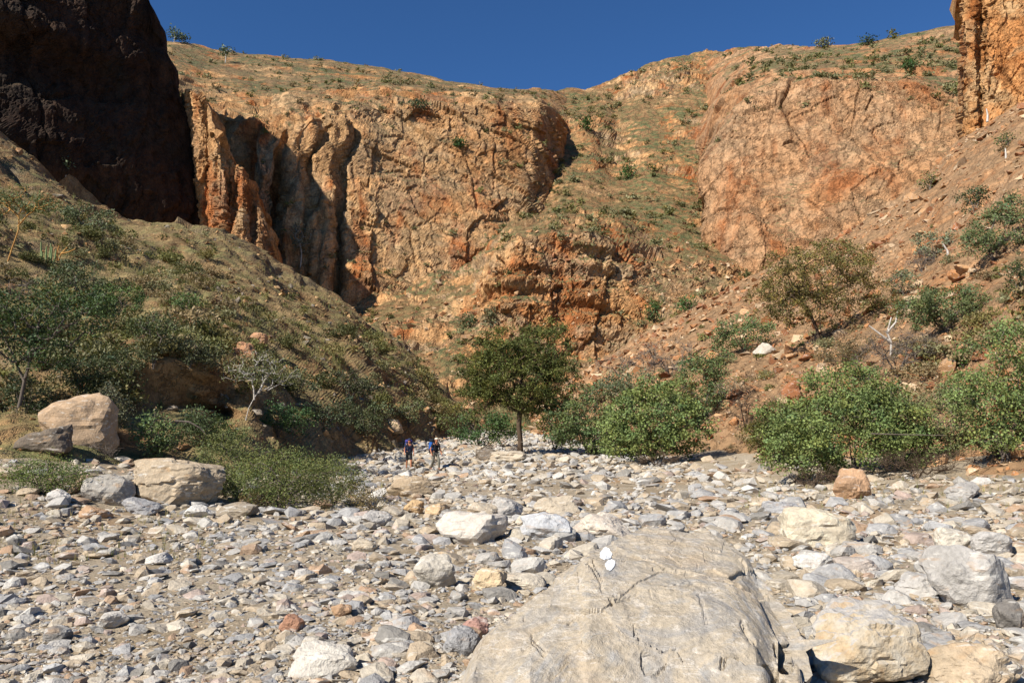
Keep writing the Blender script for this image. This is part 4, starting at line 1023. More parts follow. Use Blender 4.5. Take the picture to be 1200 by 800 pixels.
# --- named bushes
BUSH = [
 (1000, 556, [(985, 502, 84, 50), (940, 518, 52, 38), (1045, 492, 48, 42), (1000, 452, 52, 30), (920, 498, 32, 32), (1068, 525, 36, 28)], 'big bright green leafy bush on the right bank above the riverbed', G_LEAFY, 11, dict(depth=31, asp=.75, cover=1.5, nattr=520, var=.3)),
 (1180, 562, [(1185, 500, 52, 48), (1150, 480, 34, 30), (1195, 430, 34, 34), (1220, 500, 40, 50), (1165, 530, 30, 24)], 'bright green leafy bush cut by the right edge of the photo', G_LEAFY, 12, dict(depth=27, asp=.75, cover=1.2, nattr=420, var=.3)),
 (768, 548, [(765, 500, 56, 42), (740, 515, 44, 30), (800, 505, 34, 34), (765, 468, 36, 22)], 'rounded bright green leafy bush right of the riverbed acacia', G_LEAFY, 13, dict(depth=50, asp=.75, cover=1.5, nattr=420)),
 (690, 530, [(690, 492, 44, 34), (715, 508, 30, 24), (665, 490, 28, 30)], 'soft green bush between the acacia and the rounded leafy bush', G_FEATH, 14, dict(depth=57, cover=1.2)),
 (822, 492, [(818, 450, 32, 36), (840, 425, 20, 18), (800, 468, 20, 18)], 'feathery green bush above the rounded leafy bush', G_FEATH, 15, dict(cover=1.1)),
 (560, 520, [(560, 496, 34, 20), (590, 500, 24, 18)], 'dark green bush left behind the riverbed acacia', L(78, 100, 56), 16, dict(depth=72, cover=1.2)),
 (515, 505, [(515, 494, 22, 10)], 'low olive bush at the far end of the riverbed', L(100, 104, 58), 17, dict(cover=1.1)),
 (872, 412, [(872, 388, 34, 20), (850, 396, 20, 14)], 'feathery green bush on the scree beside the white boulder', G_FEATH, 18, dict(cover=1.1)),
 (920, 482, [(925, 440, 40, 34), (900, 455, 26, 28), (960, 425, 26, 24)], 'dense dark olive bush under the brownish acacia', L(84, 82, 38), 19, dict(cover=1.2, depth=40)),
 (1110, 388, [(1110, 358, 48, 24), (1075, 362, 28, 22), (1140, 352, 26, 18)], 'wide feathery bright green bush on the right slope', L(100, 110, 68), 20, dict(cover=1.2)),
 (1165, 306, [(1168, 270, 36, 28), (1190, 245, 24, 20), (1145, 285, 22, 16)], 'feathery green bush high on the right slope at the photo edge', L(102, 112, 70), 21, dict(cover=1.1)),
 (1096, 304, [(1096, 284, 24, 17)], 'grey green bush above the wide bright green one on the right slope', L(122, 126, 96), 22, dict(cover=1.)),
 (1143, 248, [(1143, 232, 17, 13), (1150, 224, 10, 8)], 'small dark bush with shadow on the upper right scree', L(74, 84, 52), 23, dict(cover=1.)),
 (1090, 222, [(1090, 210, 11, 8)], 'thin green bush below the rock tower', L(104, 108, 62), 24, dict(cover=.8)),
 (1182, 170, [(1180, 162, 10, 6)], 'green bush at the foot of the rock tower', L(92, 104, 58), 25, dict(cover=.9)),
 (1196, 350, [(1194, 326, 16, 24)], 'dark bush on the right slope cut by the photo edge', L(70, 80, 46), 26, dict(cover=1.)),
 (1130, 428, [(1130, 418, 10, 11)], 'small vivid green shrub among the blocks of the right slope', L(88, 118, 56), 27, dict(cover=1.3)),
 (262, 600, [(268, 560, 36, 36), (255, 585, 30, 18)], 'olive fine leaved bush leaning over the large rounded boulder', L(112, 116, 66), 28, dict(depth=21.5, cover=1.0, asp=.3)),
 (330, 606, [(330, 570, 50, 34), (300, 580, 34, 26), (365, 575, 34, 28)], 'biggest olive fine leaved bush at the left edge of the riverbed', L(110, 116, 64), 29, dict(depth=20.5, cover=1.1, asp=.3)),
 (392, 588, [(390, 555, 32, 28), (410, 565, 18, 18)], 'olive fine leaved bush nearest the hikers', L(108, 110, 62), 30, dict(depth=23, cover=.9, asp=.3)),
 (262, 526, [(262, 508, 26, 15)], 'rounded olive shrub left of the white trunk tree', L(104, 112, 62), 31, dict(cover=1.2)),
 (52, 578, [(50, 556, 40, 18), (80, 562, 26, 14), (25, 560, 22, 14)], 'feathery green bush on the dirt bank at far left', L(104, 116, 60), 32, dict(cover=1.0, asp=.3)),
 (182, 500, [(182, 470, 26, 26), (198, 480, 16, 18)], 'leafy grey green bush in front of the dark bank hollow', L(102, 116, 70), 33, dict(cover=1.0, asp=.7, depth=31)),
 (128, 498, [(126, 466, 22, 28), (140, 475, 16, 20)], 'twiggy grey bush right of the big sunlit tan boulder', L(104, 104, 78), 34, dict(cover=.8, depth=31)),
 (326, 512, [(322, 488, 20, 18), (348, 492, 20, 17)], 'dark green shrub right of the white trunk tree', L(78, 100, 58), 35, dict(cover=1.2)),
 (436, 600, [(436, 588, 22, 10)], 'low brownish bush in the riverbed beside the leaning slab', L(112, 98, 62), 36, dict(cover=1.1, asp=.3)),
 (138, 378, [(138, 350, 28, 22), (120, 358, 18, 14)], 'dense green bush on the left hillside above the bank', L(88, 108, 58), 37, dict(cover=1.1)),
 (215, 368, [(215, 352, 18, 13)], 'round green bush in the middle of the left hillside', L(92, 110, 60), 38, dict(cover=1.1)),
 (90, 345, [(85, 322, 34, 18), (60, 335, 26, 16)], 'broad grey green bush on the left hillside below the candelabra euphorbia', L(98, 106, 72), 39, dict(cover=1.)),
 (105, 275, [(100, 258, 34, 18), (60, 250, 24, 16)], 'broad bush on the left hillside behind the candelabra euphorbia', L(100, 108, 74), 40, dict(cover=1.)),
 (300, 595, [(300, 588, 20, 9)], 'brown dry shrub under the biggest olive bush', L(120, 100, 66), 41, dict(depth=20, cover=.9, asp=.3)),
 (650, 512, [(650, 486, 20, 24)], 'olive bush directly right of the riverbed acacia trunk', L(96, 102, 54), 42, dict(depth=64, cover=1.1)),
 (1035, 462, [(1035, 445, 30, 18), (1060, 440, 20, 14)], 'dusty grey green bush behind the big leafy bush', L(112, 114, 82), 44, dict(cover=.9, depth=37)),
 (1120, 470, [(1120, 452, 26, 18), (1100, 460, 18, 12)], 'dusty olive bush between the vivid shrub and the right leafy bush', L(108, 110, 72), 45, dict(cover=.8, depth=36)),
 (735, 462, [(735, 446, 30, 16), (715, 455, 20, 12)], 'grey green bush behind the rounded leafy bush to its left', L(104, 112, 80), 46, dict(cover=.9)),
 (700, 475, [(700, 460, 24, 14)], 'green bush at the foot of the scree right of the riverbed acacia', L(96, 110, 68), 47, dict(cover=1.)),
 (985, 430, [(985, 412, 30, 16), (1010, 405, 20, 14)], 'brownish thicket at the foot of the thin brownish acacia', L(104, 92, 62), 48, dict(cover=.8, asp=.3)),
 (845, 470, [(850, 455, 18, 14)], 'grey bush right of the feathery green bush', L(116, 114, 92), 49, dict(cover=.7, asp=.3)),
 (1060, 345, [(1060, 330, 22, 14)], 'grey green bush left above the wide bright green one', L(110, 116, 84), 50, dict(cover=.8)),
 (1150, 420, [(1165, 405, 30, 16)], 'feathery bush above the right leafy bush', L(100, 112, 68), 51, dict(cover=.8)),
 (240, 505, [(238, 480, 26, 22), (222, 490, 16, 14)], 'dark green bush in the mouth of the bank hollow', L(82, 94, 58), 52, dict(cover=1., depth=33)),
 (150, 448, [(150, 428, 30, 20), (125, 432, 22, 16)], 'dark bush on top of the bank above the sunlit tan boulder', L(78, 84, 54), 53, dict(cover=1.)),
 (222, 430, [(222, 412, 24, 18), (245, 418, 18, 12)], 'dusty bush on the lip of the bank hollow', L(96, 98, 68), 54, dict(cover=.9)),
 (95, 470, [(95, 448, 30, 24)], 'dark thicket behind the sunlit tan boulder', L(68, 78, 48), 55, dict(cover=1.1, depth=34)),
 (380, 508, [(378, 488, 26, 18), (400, 482, 22, 16)], 'dark grey green thicket at the foot of the left hillside', L(82, 90, 62), 56, dict(cover=1.)),
 (430, 512, [(430, 495, 26, 14), (445, 485, 18, 14)], 'dark thicket where the left hillside meets the riverbed', L(78, 84, 54), 57, dict(cover=1.)),
 (478, 500, [(478, 484, 24, 14)], 'dusty thicket at the far foot of the left hillside', L(98, 104, 68), 58, dict(cover=1.)),
 (410, 470, [(408, 448, 24, 16), (430, 455, 18, 12)], 'dark shrubby patch low on the left hillside above the hikers', L(80, 84, 56), 59, dict(cover=.9)),
 (350, 468, [(352, 446, 26, 16)], 'dusty green bush right of the white trunk tree crown', L(98, 104, 72), 69, dict(cover=.9)),
 (30, 470, [(25, 450, 30, 24), (55, 470, 20, 14)], 'dark undergrowth beneath the left edge tree', L(72, 80, 50), 70, dict(cover=1.1, depth=32)),
 (1085, 520, [(1095, 505, 36, 30), (1105, 472, 32, 24), (1125, 520, 26, 22)], 'thin leaved bush between the two bright leafy bushes', L(112, 118, 74), 43, dict(depth=32, cover=.9)),
]
for (bx_, by_, lob, lab, col, sd, kw) in BUSH:
    plant('bush', bx_, by_, lob, lab, 'bush', col, 'bush', seed=sd, nleaf=None, **kw)
DEAD = [(785, 440, [(785, 418, 44, 20), (755, 425, 24, 14)], 'grey leafless bush behind the rounded leafy bush', M_GREY_BARK, 60, dict()),
        (874, 505, [(876, 465, 18, 36), (866, 485, 12, 20)], 'dark brown leafless bush left of the dense olive bush', M_BARK, 61, dict()),
        (1052, 440, [(1050, 408, 46, 24), (1020, 420, 30, 18), (1080, 410, 34, 20)], 'grey leafless tangle right of the brownish acacia', M_GREY_BARK, 62, dict()),
        (1075, 562, [(1075, 545, 46, 16), (1130, 545, 40, 16)], 'brown dry twigs under the leafy bushes at right', M_BARK, 63, dict(depth=28)),
        (770, 556, [(770, 544, 26, 10)], 'low brown dry bush in front of the rounded leafy bush', M_BARK, 64, dict(depth=46)),
        (582, 546, [(582, 540, 22, 7), (612, 538, 16, 7)], 'brown driftwood tangle caught at the roots of the riverbed acacia', M_BARK, 71, dict(depth=57)),
        (930, 505, [(915, 480, 20, 18)], 'grey brown leafless bush left of the big leafy bush', M_GREY_BARK, 72, dict()),
        (1125, 505, [(1120, 485, 24, 18)], 'grey leafless bush between the two big leafy bushes', M_GREY_BARK, 73, dict(depth=33)),
        (725, 440, [(722, 428, 26, 12)], 'grey brown leafless thicket low on the scree behind the leafy bush', M_GREY_BARK, 74, dict()),
        (955, 572, [(950, 558, 36, 13)], 'brown dry twigs at the foot of the big leafy bush', M_BARK, 65, dict(depth=29.5)),
        (1080, 318, [(1080, 305, 18, 10)], 'small grey leafless bush on the upper right slope', M_GREY_BARK, 66, dict()),
        (130, 505, [(112, 500, 26, 12)], 'grey dead brush right of the dark boulder on the left bank', M_GREY_BARK, 67, dict(depth=28)),
        (20, 350, [(18, 338, 22, 12)], 'dark grey dead brush on the left hillside at the photo edge', M_GREY_BARK, 68, dict())]
for (bx_, by_, lob, lab, bk, sd, kw) in DEAD:
    plant('dead_bush', bx_, by_, lob, lab, 'dead bush', (0, 0, 0), 'bush', seed=sd, bark=bk, bare=True, nleaf=7, **kw)
# white dead snags, fallen branch, candelabra euphorbia
def snag(name, base, pts, rad, mat, label, cat):
    V, Fa = [], []
    b = np.array(base[0]) if not isinstance(base, np.ndarray) else base; k = b[1]/F
    parts = []
    for pl in pts:
        p = np.array([[(x)*k, (dy)*k, (y)*k] for x, y, dy in pl]); rr = np.linspace(1, .45, len(p))*rad*k
        parts.append(tubes(p[:-1], p[1:], rr[:-1], rr[1:], 7))
    V, Fa = joinm(parts); o = obj(name, mk_mesh(name, V, Fa, mat, smooth=True), None, b); tag(o, label, cat); return o
snag('dead_snag', hit(1044, 415), [[(0, -3, 0), (1, 14, 0), (-2, 26, 2), (3, 44, 0)], [(1, 14, 0), (-14, 26, 0), (-24, 34, 0)], [(-2, 26, 2), (8, 38, 0), (12, 52, 2)]], 1.6, M_WHITE_BARK, 'bleached dead snag right of the brownish acacia', 'dead tree')
snag('dead_snag', hit(1111, 302), [[(0, -2, 0), (0, 8, 0), (-5, 17, 0)]], 1.7, M_WHITE_BARK, 'short white stump among bushes on the upper right slope', 'dead tree')
snag('dead_snag', hit(1179, 185), [[(0, -2, 0), (0, 12, 0)]], 1.4, M_WHITE_BARK, 'white bare trunk below the rock tower', 'dead tree')
snag('dead_snag', hit(1157, 142), [[(0, -1, 0), (1, 8, 0), (0, 16, 0)]], 1.5, M_WHITE_BARK, 'white trunk standing against the rock tower', 'dead tree')
snag('fallen_branch', np.array([*W(205, 493, 30)]), [[(0, 0, 0), (16, -1, 2), (28, -8, 4), (36, -17, 6)]], 1.2, M_GREY_BARK, 'pale curved fallen branch below the bank hollow', 'branch')
snag('fallen_branch', np.array([*W(1020, 508, 28.5)]), [[(0, 0, 0), (40, -1, 2), (90, -2, 3)]], .9, M_GREY_BARK, 'long straight grey branch across the gap between the leafy bushes', 'branch')
snag('bare_gold_branches', hit(68, 305), [[(0, -3, 0), (3, 8, 0), (10, 16, 0)], [(3, 8, 0), (12, 10, 0), (20, 14, 0)], [(0, -3, 0), (-2, 8, 0), (0, 18, 0)]], 1.1, M_GOLD_BARK, 'bare golden forked stems beside the candelabra euphorbia', 'dead tree')
M_EUPH = plain('euphorbia_skin', L(112, 128, 84), .6)
eb = hit(58, 308); root = empty('candelabra_euphorbia', eb[0]); tag(root, 'candelabra euphorbia with upright pale green columns on the left hillside', 'succulent'); k = eb[0].y/F
for i, (x, h) in enumerate([(-9, 14), (-5, 20), (-1, 24), (3, 19), (7, 16), (-13, 26), (1, 15)]):
    p = np.array([[x*.3*k, 0, -.3], [x*k*.9, (i % 3-1)*2*k, 5*k], [x*k, (i % 3-1)*2*k, h*k]]); V, Fa = tubes(p[:-1], p[1:], np.array([1.0, 1.2])*k, np.array([1.2, .7])*k, 6)
    obj('column', mk_mesh('column', V, Fa, M_EUPH, smooth=True), root)

# --- scattered shrubs
def shrub_variant(seed, n_at, leafn, leafs, sig, stems=True, spiky=False):
    r = np.random.default_rng(seed)
    nl = int(r.integers(2, 5)); lob = [(r.normal()*.35, r.normal()*.35, .45+r.uniform(-.12, .15), r.uniform(.45, .8), r.uniform(.45, .8), r.uniform(.3, .5)) for _ in range(nl)]
    at = in_lobes(lob, n_at, r, .4); at[:, 2] = np.maximum(at[:, 2], .06)
    V, Fa, cc = leaves(at, leafn, sig, leafs, r, (1, 1, 1), .35, .45); cc = np.minimum(cc*1.0, 2)
    V[:, 2] = np.maximum(V[:, 2], .0)
    ns = 10 if n_at > 40 else 2; p0 = np.zeros((ns, 3)); p1 = at[:ns]; V2, F2 = tubes(p0, p1, np.full(ns, .03), np.full(ns, .012), 3)
    Vj, Fj = joinm([(V, Fa), (V2, F2)]); cj = np.concatenate([cc, np.tile([[.9, .55, .5]], (len(V2), 1))])
    return Vj, Fj, cj
SHV = [shrub_variant(1000+k, 46, 14, .17, .13) for k in range(9)]
MIDV_S = [shrub_variant(1050+k, 13, 7, .33, .18) for k in range(6)]
SHM = [mk_mesh('shrub', V, Fa, M_LEAF, cc) for V, Fa, cc in SHV]
FARV = [shrub_variant(1100+k, 11, 6, .46, .19) for k in range(6)]
FARM = [mk_mesh('shrub', V, Fa, M_LEAF, cc) for V, Fa, cc in FARV]
SHC = [('green', L(122, 120, 68)), ('grey green', L(140, 136, 96)), ('olive', L(132, 122, 72)), ('dark green', L(100, 100, 58)), ('dry brown', L(148, 128, 92))]
def shrubs(P, n, seed, smin, smax, where, meshes, nind, tmin=0., tmax=.92, dens=None, pal=(0, 1, 2, 3, 4), nzmin=.45, far=None):
    r = np.random.default_rng(seed); q, i, j = slope_samples(P, n*6, seed, tmin, tmax)
    nn = normals(P)[i, j]; ok = np.abs(nn[:, 2]) > nzmin
    fx = 600+q[:, 0]/q[:, 1]*F; fz = 518-(q[:, 2]-EYE)/q[:, 1]*F
    g = fbm(q*.07, 3, seed+3); ok &= r.uniform(size=len(q)) < np.clip(.45+2.2*g, .06, 1)
    if dens: ok &= r.uniform(size=len(q)) < dens(fx, fz)
    q, fx = q[ok][:n], fx[ok][:n]; m_ = len(q)
    s = smin+(smax-smin)*r.uniform(size=m_)**2.6; ap = s/q[:, 1]*((fx > 0) & (fx < 1200)); o_ = np.argsort(-ap)
    ci = r.choice(pal, m_)
    for k in o_[:nind]:
        nm, c = SHC[ci[k]]; v = r.uniform(.75, 1.2); fxy = to_px(q[k])
        o = obj('shrub', meshes[int(r.integers(0, len(meshes)))], None, q[k]-np.array([0, 0, .08*s[k]]), (0, 0, r.uniform(0, 6.28)), (s[k]*r.uniform(.8, 1.2), s[k]*r.uniform(.8, 1.2), s[k]*r.uniform(.75, 1.15)))
        o.color = (*[x*v for x in c], 1); big = 'larger' if s[k] > .62*smax else 'small'
        tag(o, unique(f'{nm} shrub', *fxy, HM, (.75*smax, .5*smax), s[k]), 'shrub', f'shrubs on the {where}')
    rs = o_[nind:]
    if len(rs):
        parts, cs = [], []
        for k in rs:
            V, Fa, cc = (far or FARV)[int(r.integers(0, 6))]; a = r.uniform(0, 6.28); R = np.array([[math.cos(a), -math.sin(a), 0], [math.sin(a), math.cos(a), 0], [0, 0, 1]])
            parts.append(((V @ R.T)*s[k]+q[k], Fa)); cs.append(cc*np.array(SHC[ci[k]][1])*r.uniform(.75, 1.2))
        V, Fa = joinm(parts); tag(obj('distant_scrub', mk_mesh('distant_scrub', V, Fa, M_LEAF, np.concatenate(cs))), f'scattered tiny scrub dotting the {where}', 'scrub', None, 'stuff')
def d_valley(fx, fz):
    return np.where((fx > 640) & (fx < 850) & (fz < 290), 1., np.where(fz < 300, .35, .22))
shrubs(HILL_P, 880, 2000, .3, 1.5, 'left hillside', SHM, 160, .12, .9, far=MIDV_S)
shrubs(SCREE_P, 150, 2010, .35, 1.3, 'right scree slope', SHM, 20, .1, .9, pal=(0, 1, 1, 4))
shrubs(SCREE_P, 210, 2015, .5, 1.35, 'lower right bank', SHM, 24, .1, .42, pal=(1, 2, 4, 4, 0), far=MIDV_S)
shrubs(VALLEY_P, 1150, 2020, .35, 2.2, 'ravine slope', FARM, 50, .05, .97, d_valley, pal=(0, 1, 1, 3, 2))
shrubs(RIGHT_P, 800, 2030, .35, 2.3, 'rim above the right cliff', FARM, 28, .5, .98, pal=(0, 1, 1, 3), nzmin=.6)
shrubs(HEAD_P, 620, 2040, .35, 1.9, 'ledges and rim of the head cliff', FARM, 18, .1, .98, pal=(0, 1, 1, 4), nzmin=.55)

# --- grass: dry tufts on the left hillside and banks
def tuft(r, n, h):
    a = r.uniform(0, 6.28, n); ln = r.uniform(.5, 1, n)*h; lean = r.uniform(.1, .6, n)*ln; b = r.normal(size=(n, 2))*.05
    tip = np.stack([b[:, 0]+np.cos(a)*lean, b[:, 1]+np.sin(a)*lean, ln], -1); base = np.stack([b[:, 0], b[:, 1], 0*ln], -1)
    sd = np.stack([-np.sin(a), np.cos(a), 0*a], -1)*.016
    V = np.stack([base-sd, base+sd, tip], 1).reshape(-1, 3); return V, np.arange(n*3).reshape(-1, 3)
r = np.random.default_rng(77); parts, cs = [], []
q, i, j = slope_samples(HILL_P, 15000, 3000, .1, .92); q = q[r.uniform(size=len(q)) < np.clip(.4+1.6*fbm(q*.1, 3, 3003), .05, 1)]
def ghits(px_, py_):
    u = (px_-600)/F; t_ = np.minimum(np.tan(np.arctan((400-py_)/F)+PITCH), -.002); d_ = np.full(len(u), 20.)
    for _ in range(14): d_ = np.clip(.5*d_+.5*(ground_z(u*d_, d_)-EYE)/t_, 2, 200)
    return np.stack([u*d_, d_, ground_z(u*d_, d_)], -1)
px_ = r.uniform(-60, 450, 1100); g = ghits(px_, r.uniform(550, 665, 1100)); ex = list(g[fbm(g*np.array([.3, .3, 0]), 2, 11) > np.where(px_ < 60, -.13, .12)])
ex += list(ghits(r.uniform(860, 1260, 260), r.uniform(556, 600, 260)))
gc = [L(178, 162, 108), L(152, 146, 90), L(126, 128, 74), L(164, 146, 98)]
for p in list(q)+ex:
    sc_g = max(.16, min(.62, p[1]*.009))*r.uniform(.6, 1.4); V, Fa = tuft(r, 8, 1.0); V = V*np.array([1, 1, 1])*sc_g
    V[:, :2] *= max(1.0, 1.0); parts.append((V+p, Fa)); cs.append(np.tile(np.array(gc[int(r.integers(0, 4))])*r.uniform(.7, 1.1), (len(V), 1)))
V, Fa = joinm(parts)
tag(obj('dry_grass', mk_mesh('dry_grass', V, Fa, M_LEAF, np.concatenate(cs))), 'dry straw coloured grass tufts over the left slope and banks', 'grass', None, 'stuff')
#@@PART4
# ------------------------------------------------------------------ hikers
def skin_mesh(name, verts, edges, mat, parent, sub=2, root=0):
    me = bpy.data.meshes.new(name); me.from_pydata([v[:3] for v in verts], edges, []); me.materials.append(mat)
    o = obj(name, me, parent); md = o.modifiers.new('skin', 'SKIN'); md.use_smooth_shade = True
    for i, v in enumerate(verts):
        sv = me.skin_vertices[0].data[i]; rx = v[3]; ry = v[4] if len(v) > 4 else rx
        sv.radius = (rx, ry); sv.use_root = (i == root)
    o.modifiers.new('sub', 'SUBSURF').levels = sub; o.modifiers['sub'].render_levels = sub
    return o
M_SKIN = plain('skin', L(176, 118, 88), .6, .08); M_BOOT = plain('boot_leather', L(74, 58, 46), .8)
def blob(name, c, rad, mat, parent, seed=0, rough=.06, box=.0):
    V, Fa = ICO[4] if 4 in ICO else icosphere(4)
    e = 1-.55*box; Q = np.sign(V)*np.abs(V)**e; Q = Q/np.abs(Q).max(0)
    Q = Q*(1+rough*fbm(V*2.3+seed, 3, seed))[:, None]
    return obj(name, mk_mesh(name, Q*np.array(rad)+np.array(c), Fa, mat, smooth=True), parent)
def hiker(loc, yaw, H, shirt, legs, sleeve, long_legs, hat, label, stride, armpose):
    root = empty('person', loc); root.rotation_euler = (0, 0, yaw); root.scale = (H/1.75,)*3; tag(root, label, 'person')
    s = stride
    # joints: local frame, facing -Y, +X is the wearer's left
    pel = (0, .02, .95); chest = (0, -.03, 1.32); neck = (0, -.07, 1.50); head0 = (0, -.10, 1.58); head1 = (0, -.115, 1.68)
    sh = {1: (.19, -.03, 1.42), -1: (-.19, -.03, 1.42)}
    el = {1: (.27, .00+armpose[0], 1.15), -1: (-.27, .00+armpose[1], 1.15)}
    wr = {1: (.27, -.14+armpose[0], .93), -1: (-.27, -.14+armpose[1], .93)}
    hip = {1: (.10, .02, .92), -1: (-.10, .02, .92)}
    kn = {1: (.11, -.10-s*.14, .50), -1: (-.11, -.03+s*.10, .50)}
    an = {1: (.11, -.02-s*.24, .09), -1: (-.11, .10+s*.22, .10)}
    v, e = [], []
    def add(p, *r_):
        v.append((*p, *r_)); return len(v)-1
    a0 = add(pel, .15, .11); a1 = add((0, 0, 1.12), .135, .10); a2 = add(chest, .16, .11); a3 = add((0, -.05, 1.44), .11, .09); a4 = add(neck, .055); a5 = add(head0, .075, .085); a6 = add(head1, .085, .095); a7 = add((0, -.11, 1.74), .055, .06)
    e += [(a0, a1), (a1, a2), (a2, a3), (a3, a4), (a4, a5), (a5, a6), (a6, a7)]
    nose = add((0, -.205, 1.645), .014); e.append((a6, nose))
    for k in (1, -1):
        b0 = add(sh[k], .065); b1 = add(el[k], .045); b2 = add(wr[k], .03); e += [(a3, b0), (b0, b1), (b1, b2)]
        pm = add((wr[k][0], wr[k][1]-.05, wr[k][2]-.05), .032, .02); e.append((b2, pm))
        for f_, (dx_, ln) in enumerate([(-.024, .062), (-.008, .072), (.008, .068), (.024, .055)]):
            g0 = add((wr[k][0]+dx_, wr[k][1]-.075, wr[k][2]-.09), .009); g1 = add((wr[k][0]+dx_*1.1, wr[k][1]-.07, wr[k][2]-.09-ln*.6), .008); g2 = add((wr[k][0]+dx_*1.1, wr[k][1]-.05, wr[k][2]-.09-ln), .007); e += [(pm, g0), (g0, g1), (g1, g2)]
        t0 = add((wr[k][0]-k*.035, wr[k][1]-.075, wr[k][2]-.06), .010); t1 = add((wr[k][0]-k*.045, wr[k][1]-.10, wr[k][2]-.085), .009); e += [(pm, t0), (t0, t1)]
        c0 = add(hip[k], .095); c1 = add(kn[k], .06); c2 = add(((kn[k][0]+an[k][0])/2, (kn[k][1]+an[k][1])/2+.02, .32), .055); c3 = add(an[k], .04); c4 = add((an[k][0]+k*.02, an[k][1]-.14, .05), .038, .03)
        e += [(a0, c0), (c0, c1), (c1, c2), (c2, c3), (c3, c4)]
    body = skin_mesh('body', v, e, M_SKIN, root, 2)
    M_S = plain('shirt_cloth', shirt, .9, .15); M_L = plain('trouser_cloth', legs, .9, .2)
    sv = [(0, .01, .93, .165, .125), (0, 0, 1.12, .155, .12), (*chest, .18, .13), (0, -.05, 1.44, .125, .10)]; se = [(0, 1), (1, 2), (2, 3)]
    for k in (1, -1):
        i0 = len(sv); q = .62 if not sleeve else .95
        end = tuple(np.array(sh[k])+(np.array(el[k])-np.array(sh[k]))*q)
        sv += [(*sh[k], .08), (*end, .062)]; se += [(3, i0), (i0, i0+1)]
    skin_mesh('shirt', sv, se, M_S, root, 2)
    tv = [(0, .02, .98, .16, .12)]; te = []
    for k in (1, -1):
        i0 = len(tv); tv += [(*hip[k], .11), (*kn[k], .085)]; te += [(0, i0), (i0, i0+1)]
        if long_legs: tv += [((kn[k][0]+an[k][0])/2, (kn[k][1]+an[k][1])/2+.02, .32, .075), (an[k][0], an[k][1], .14, .065)]; te += [(i0+1, i0+2), (i0+2, i0+3)]
        else: tv[-1] = (kn[k][0], kn[k][1]+.01, .47, .095)
    skin_mesh('trousers' if long_legs else 'shorts', tv, te, M_L, root, 2)
    for k in (1, -1):
        skin_mesh('boot', [(an[k][0], an[k][1], .17, .055), (an[k][0], an[k][1]+.02, .06, .06, .055), (an[k][0]+k*.02, an[k][1]-.16, .045, .052, .042)], [(0, 1), (1, 2)], M_BOOT, root, 2)
    for k in (1, -1): blob('eye', (k*.032, -.192, 1.665), (.012, .01, .009), plain('eye_dark', (.02, .015, .01)), root)
    blob('mouth', (0, -.188, 1.60), (.024, .008, .006), plain('lip', L(140, 76, 66)), root)
    for k in (1, -1): blob('ear', (k*.092, -.10, 1.65), (.012, .024, .032), M_SKIN, root)
    mh = plain('hat_cloth', hat, .9); ht = blob('hat', (0, -.105, 1.735), (.105, .118, .075), mh, root, 3, .03); blob('brim', (0, -.20, 1.715), (.075, .075, .009), mh, ht)
    return root
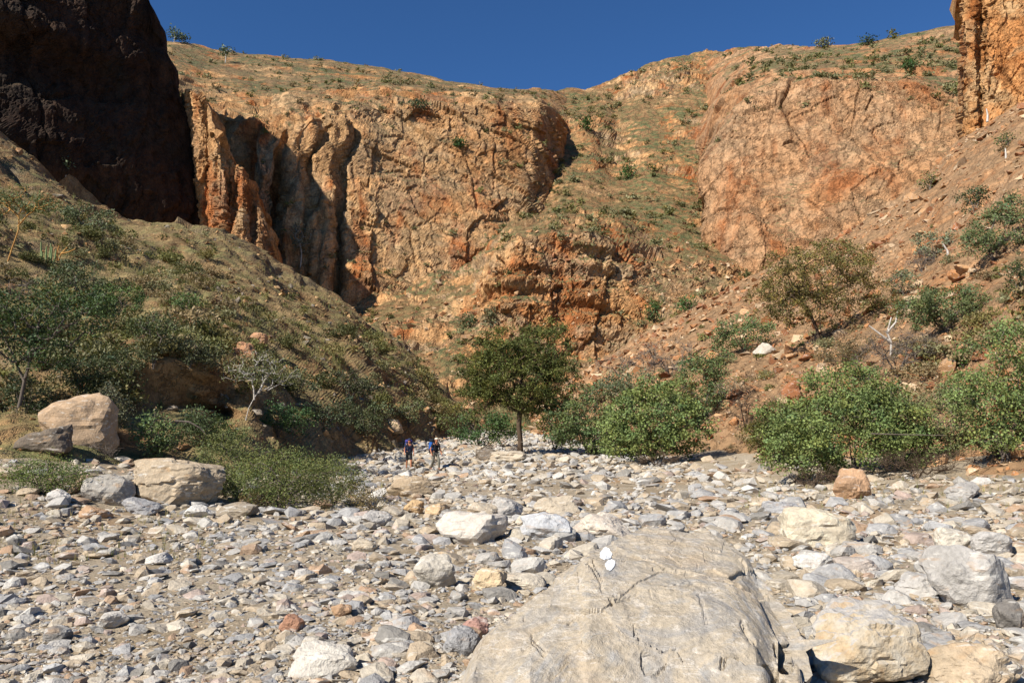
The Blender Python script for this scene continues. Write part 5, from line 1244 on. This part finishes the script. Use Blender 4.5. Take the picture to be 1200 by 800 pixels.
def backpack(loc, yaw, H, main, lid, label):
    root = empty('backpack', loc); root.rotation_euler = (0, 0, yaw); root.scale = (H/1.75,)*3; tag(root, label, 'backpack')
    mm, ml = plain('pack_cloth', main, .85, .2), plain('pack_lid_cloth', lid, .85, .2)
    blob('main_bag', (0, .29, 1.27), (.23, .18, .38), mm, root, 5, .06, .7)
    blob('lid', (0, .28, 1.64), (.22, .18, .10), ml, root, 6, .05, .6)
    for k in (1, -1):
        blob('side_pocket', (k*.20, .26, 1.08), (.06, .09, .14), ml, root, 7+k, .05, .5)
        p = np.array([[k*.11, .14, 1.50], [k*.13, .02, 1.56], [k*.13, -.13, 1.50], [k*.13, -.19, 1.36], [k*.16, -.15, 1.16], [k*.15, .12, 1.02]])
        V, Fa = tubes(p[:-1], p[1:], np.full(5, .026), np.full(5, .026), 6); obj('shoulder_strap', mk_mesh('shoulder_strap', V, Fa, plain('strap_web', (.02, .02, .025))), root)
    th = np.linspace(0, 2*math.pi, 17); p = np.stack([.175*np.cos(th), .02+.135*np.sin(th), np.full(17, 1.0)], -1); V, Fa = tubes(p[:-1], p[1:], np.full(16, .03), np.full(16, .03), 6)
    obj('hip_belt', mk_mesh('hip_belt', V, Fa, plain('strap_web', (.02, .02, .025))), root)
    return root
for (px, py, d, yaw, H, a, b_) in [
    (479, 551.5, 46.5, math.radians(14), 1.64, dict(shirt=L(52, 58, 78), legs=L(34, 34, 38), sleeve=False, long_legs=False, hat=L(52, 60, 84), stride=.6, armpose=(.02, .08), label='hiker in dark navy shirt, black shorts and blue cap walking down the riverbed'),
     dict(main=L(58, 66, 110), lid=L(62, 62, 130), label='blue backpack worn by the hiker in navy shirt and shorts')),
    (510, 556.5, 45, math.radians(34), 1.72, dict(shirt=L(34, 34, 38), legs=L(112, 108, 96), sleeve=False, long_legs=True, hat=L(206, 196, 178), stride=.9, armpose=(-.06, .10), label='hiker in black shirt, long grey trousers and pale hat walking down the riverbed'),
     dict(main=L(40, 84, 150), lid=L(30, 32, 38), label='blue and black backpack worn by the hiker in long grey trousers'))]:
    p = W(px, py, d); p[2] = float(ground_z(p[0], p[1]))+.05
    hiker(p, yaw, H, a['shirt'], a['legs'], a['sleeve'], a['long_legs'], a['hat'], a['label'], a['stride'], a['armpose'])
    backpack(p, yaw, H, b_['main'], b_['lid'], b_['label'])
# look-alikes that share a description are told apart by their order from left to right
same = {}
for o in C.objects:
    if o.parent is None and o.get('label') and o.get('kind') is None: same.setdefault(o['label'], []).append(o)
for lab, os_ in same.items():
    if len(os_) < 2: continue
    os_.sort(key=lambda o: o.location.x/o.location.y)
    n_ = len(os_); nth = ['leftmost', 'second from left', 'third from left', 'fourth from left', 'fifth from left', 'sixth from left', 'seventh from left']
    for k, o in enumerate(os_): o['label'] = f"{lab}, {'rightmost' if k == n_-1 else nth[min(k, 6)]}"
for o in C.objects:
    if o.get('label') and len(o['label'].split()) > 16: o['label'] = o['label'].replace('fallen ', '').replace('just ', '').replace('well ', '').replace('riverbed ', '')
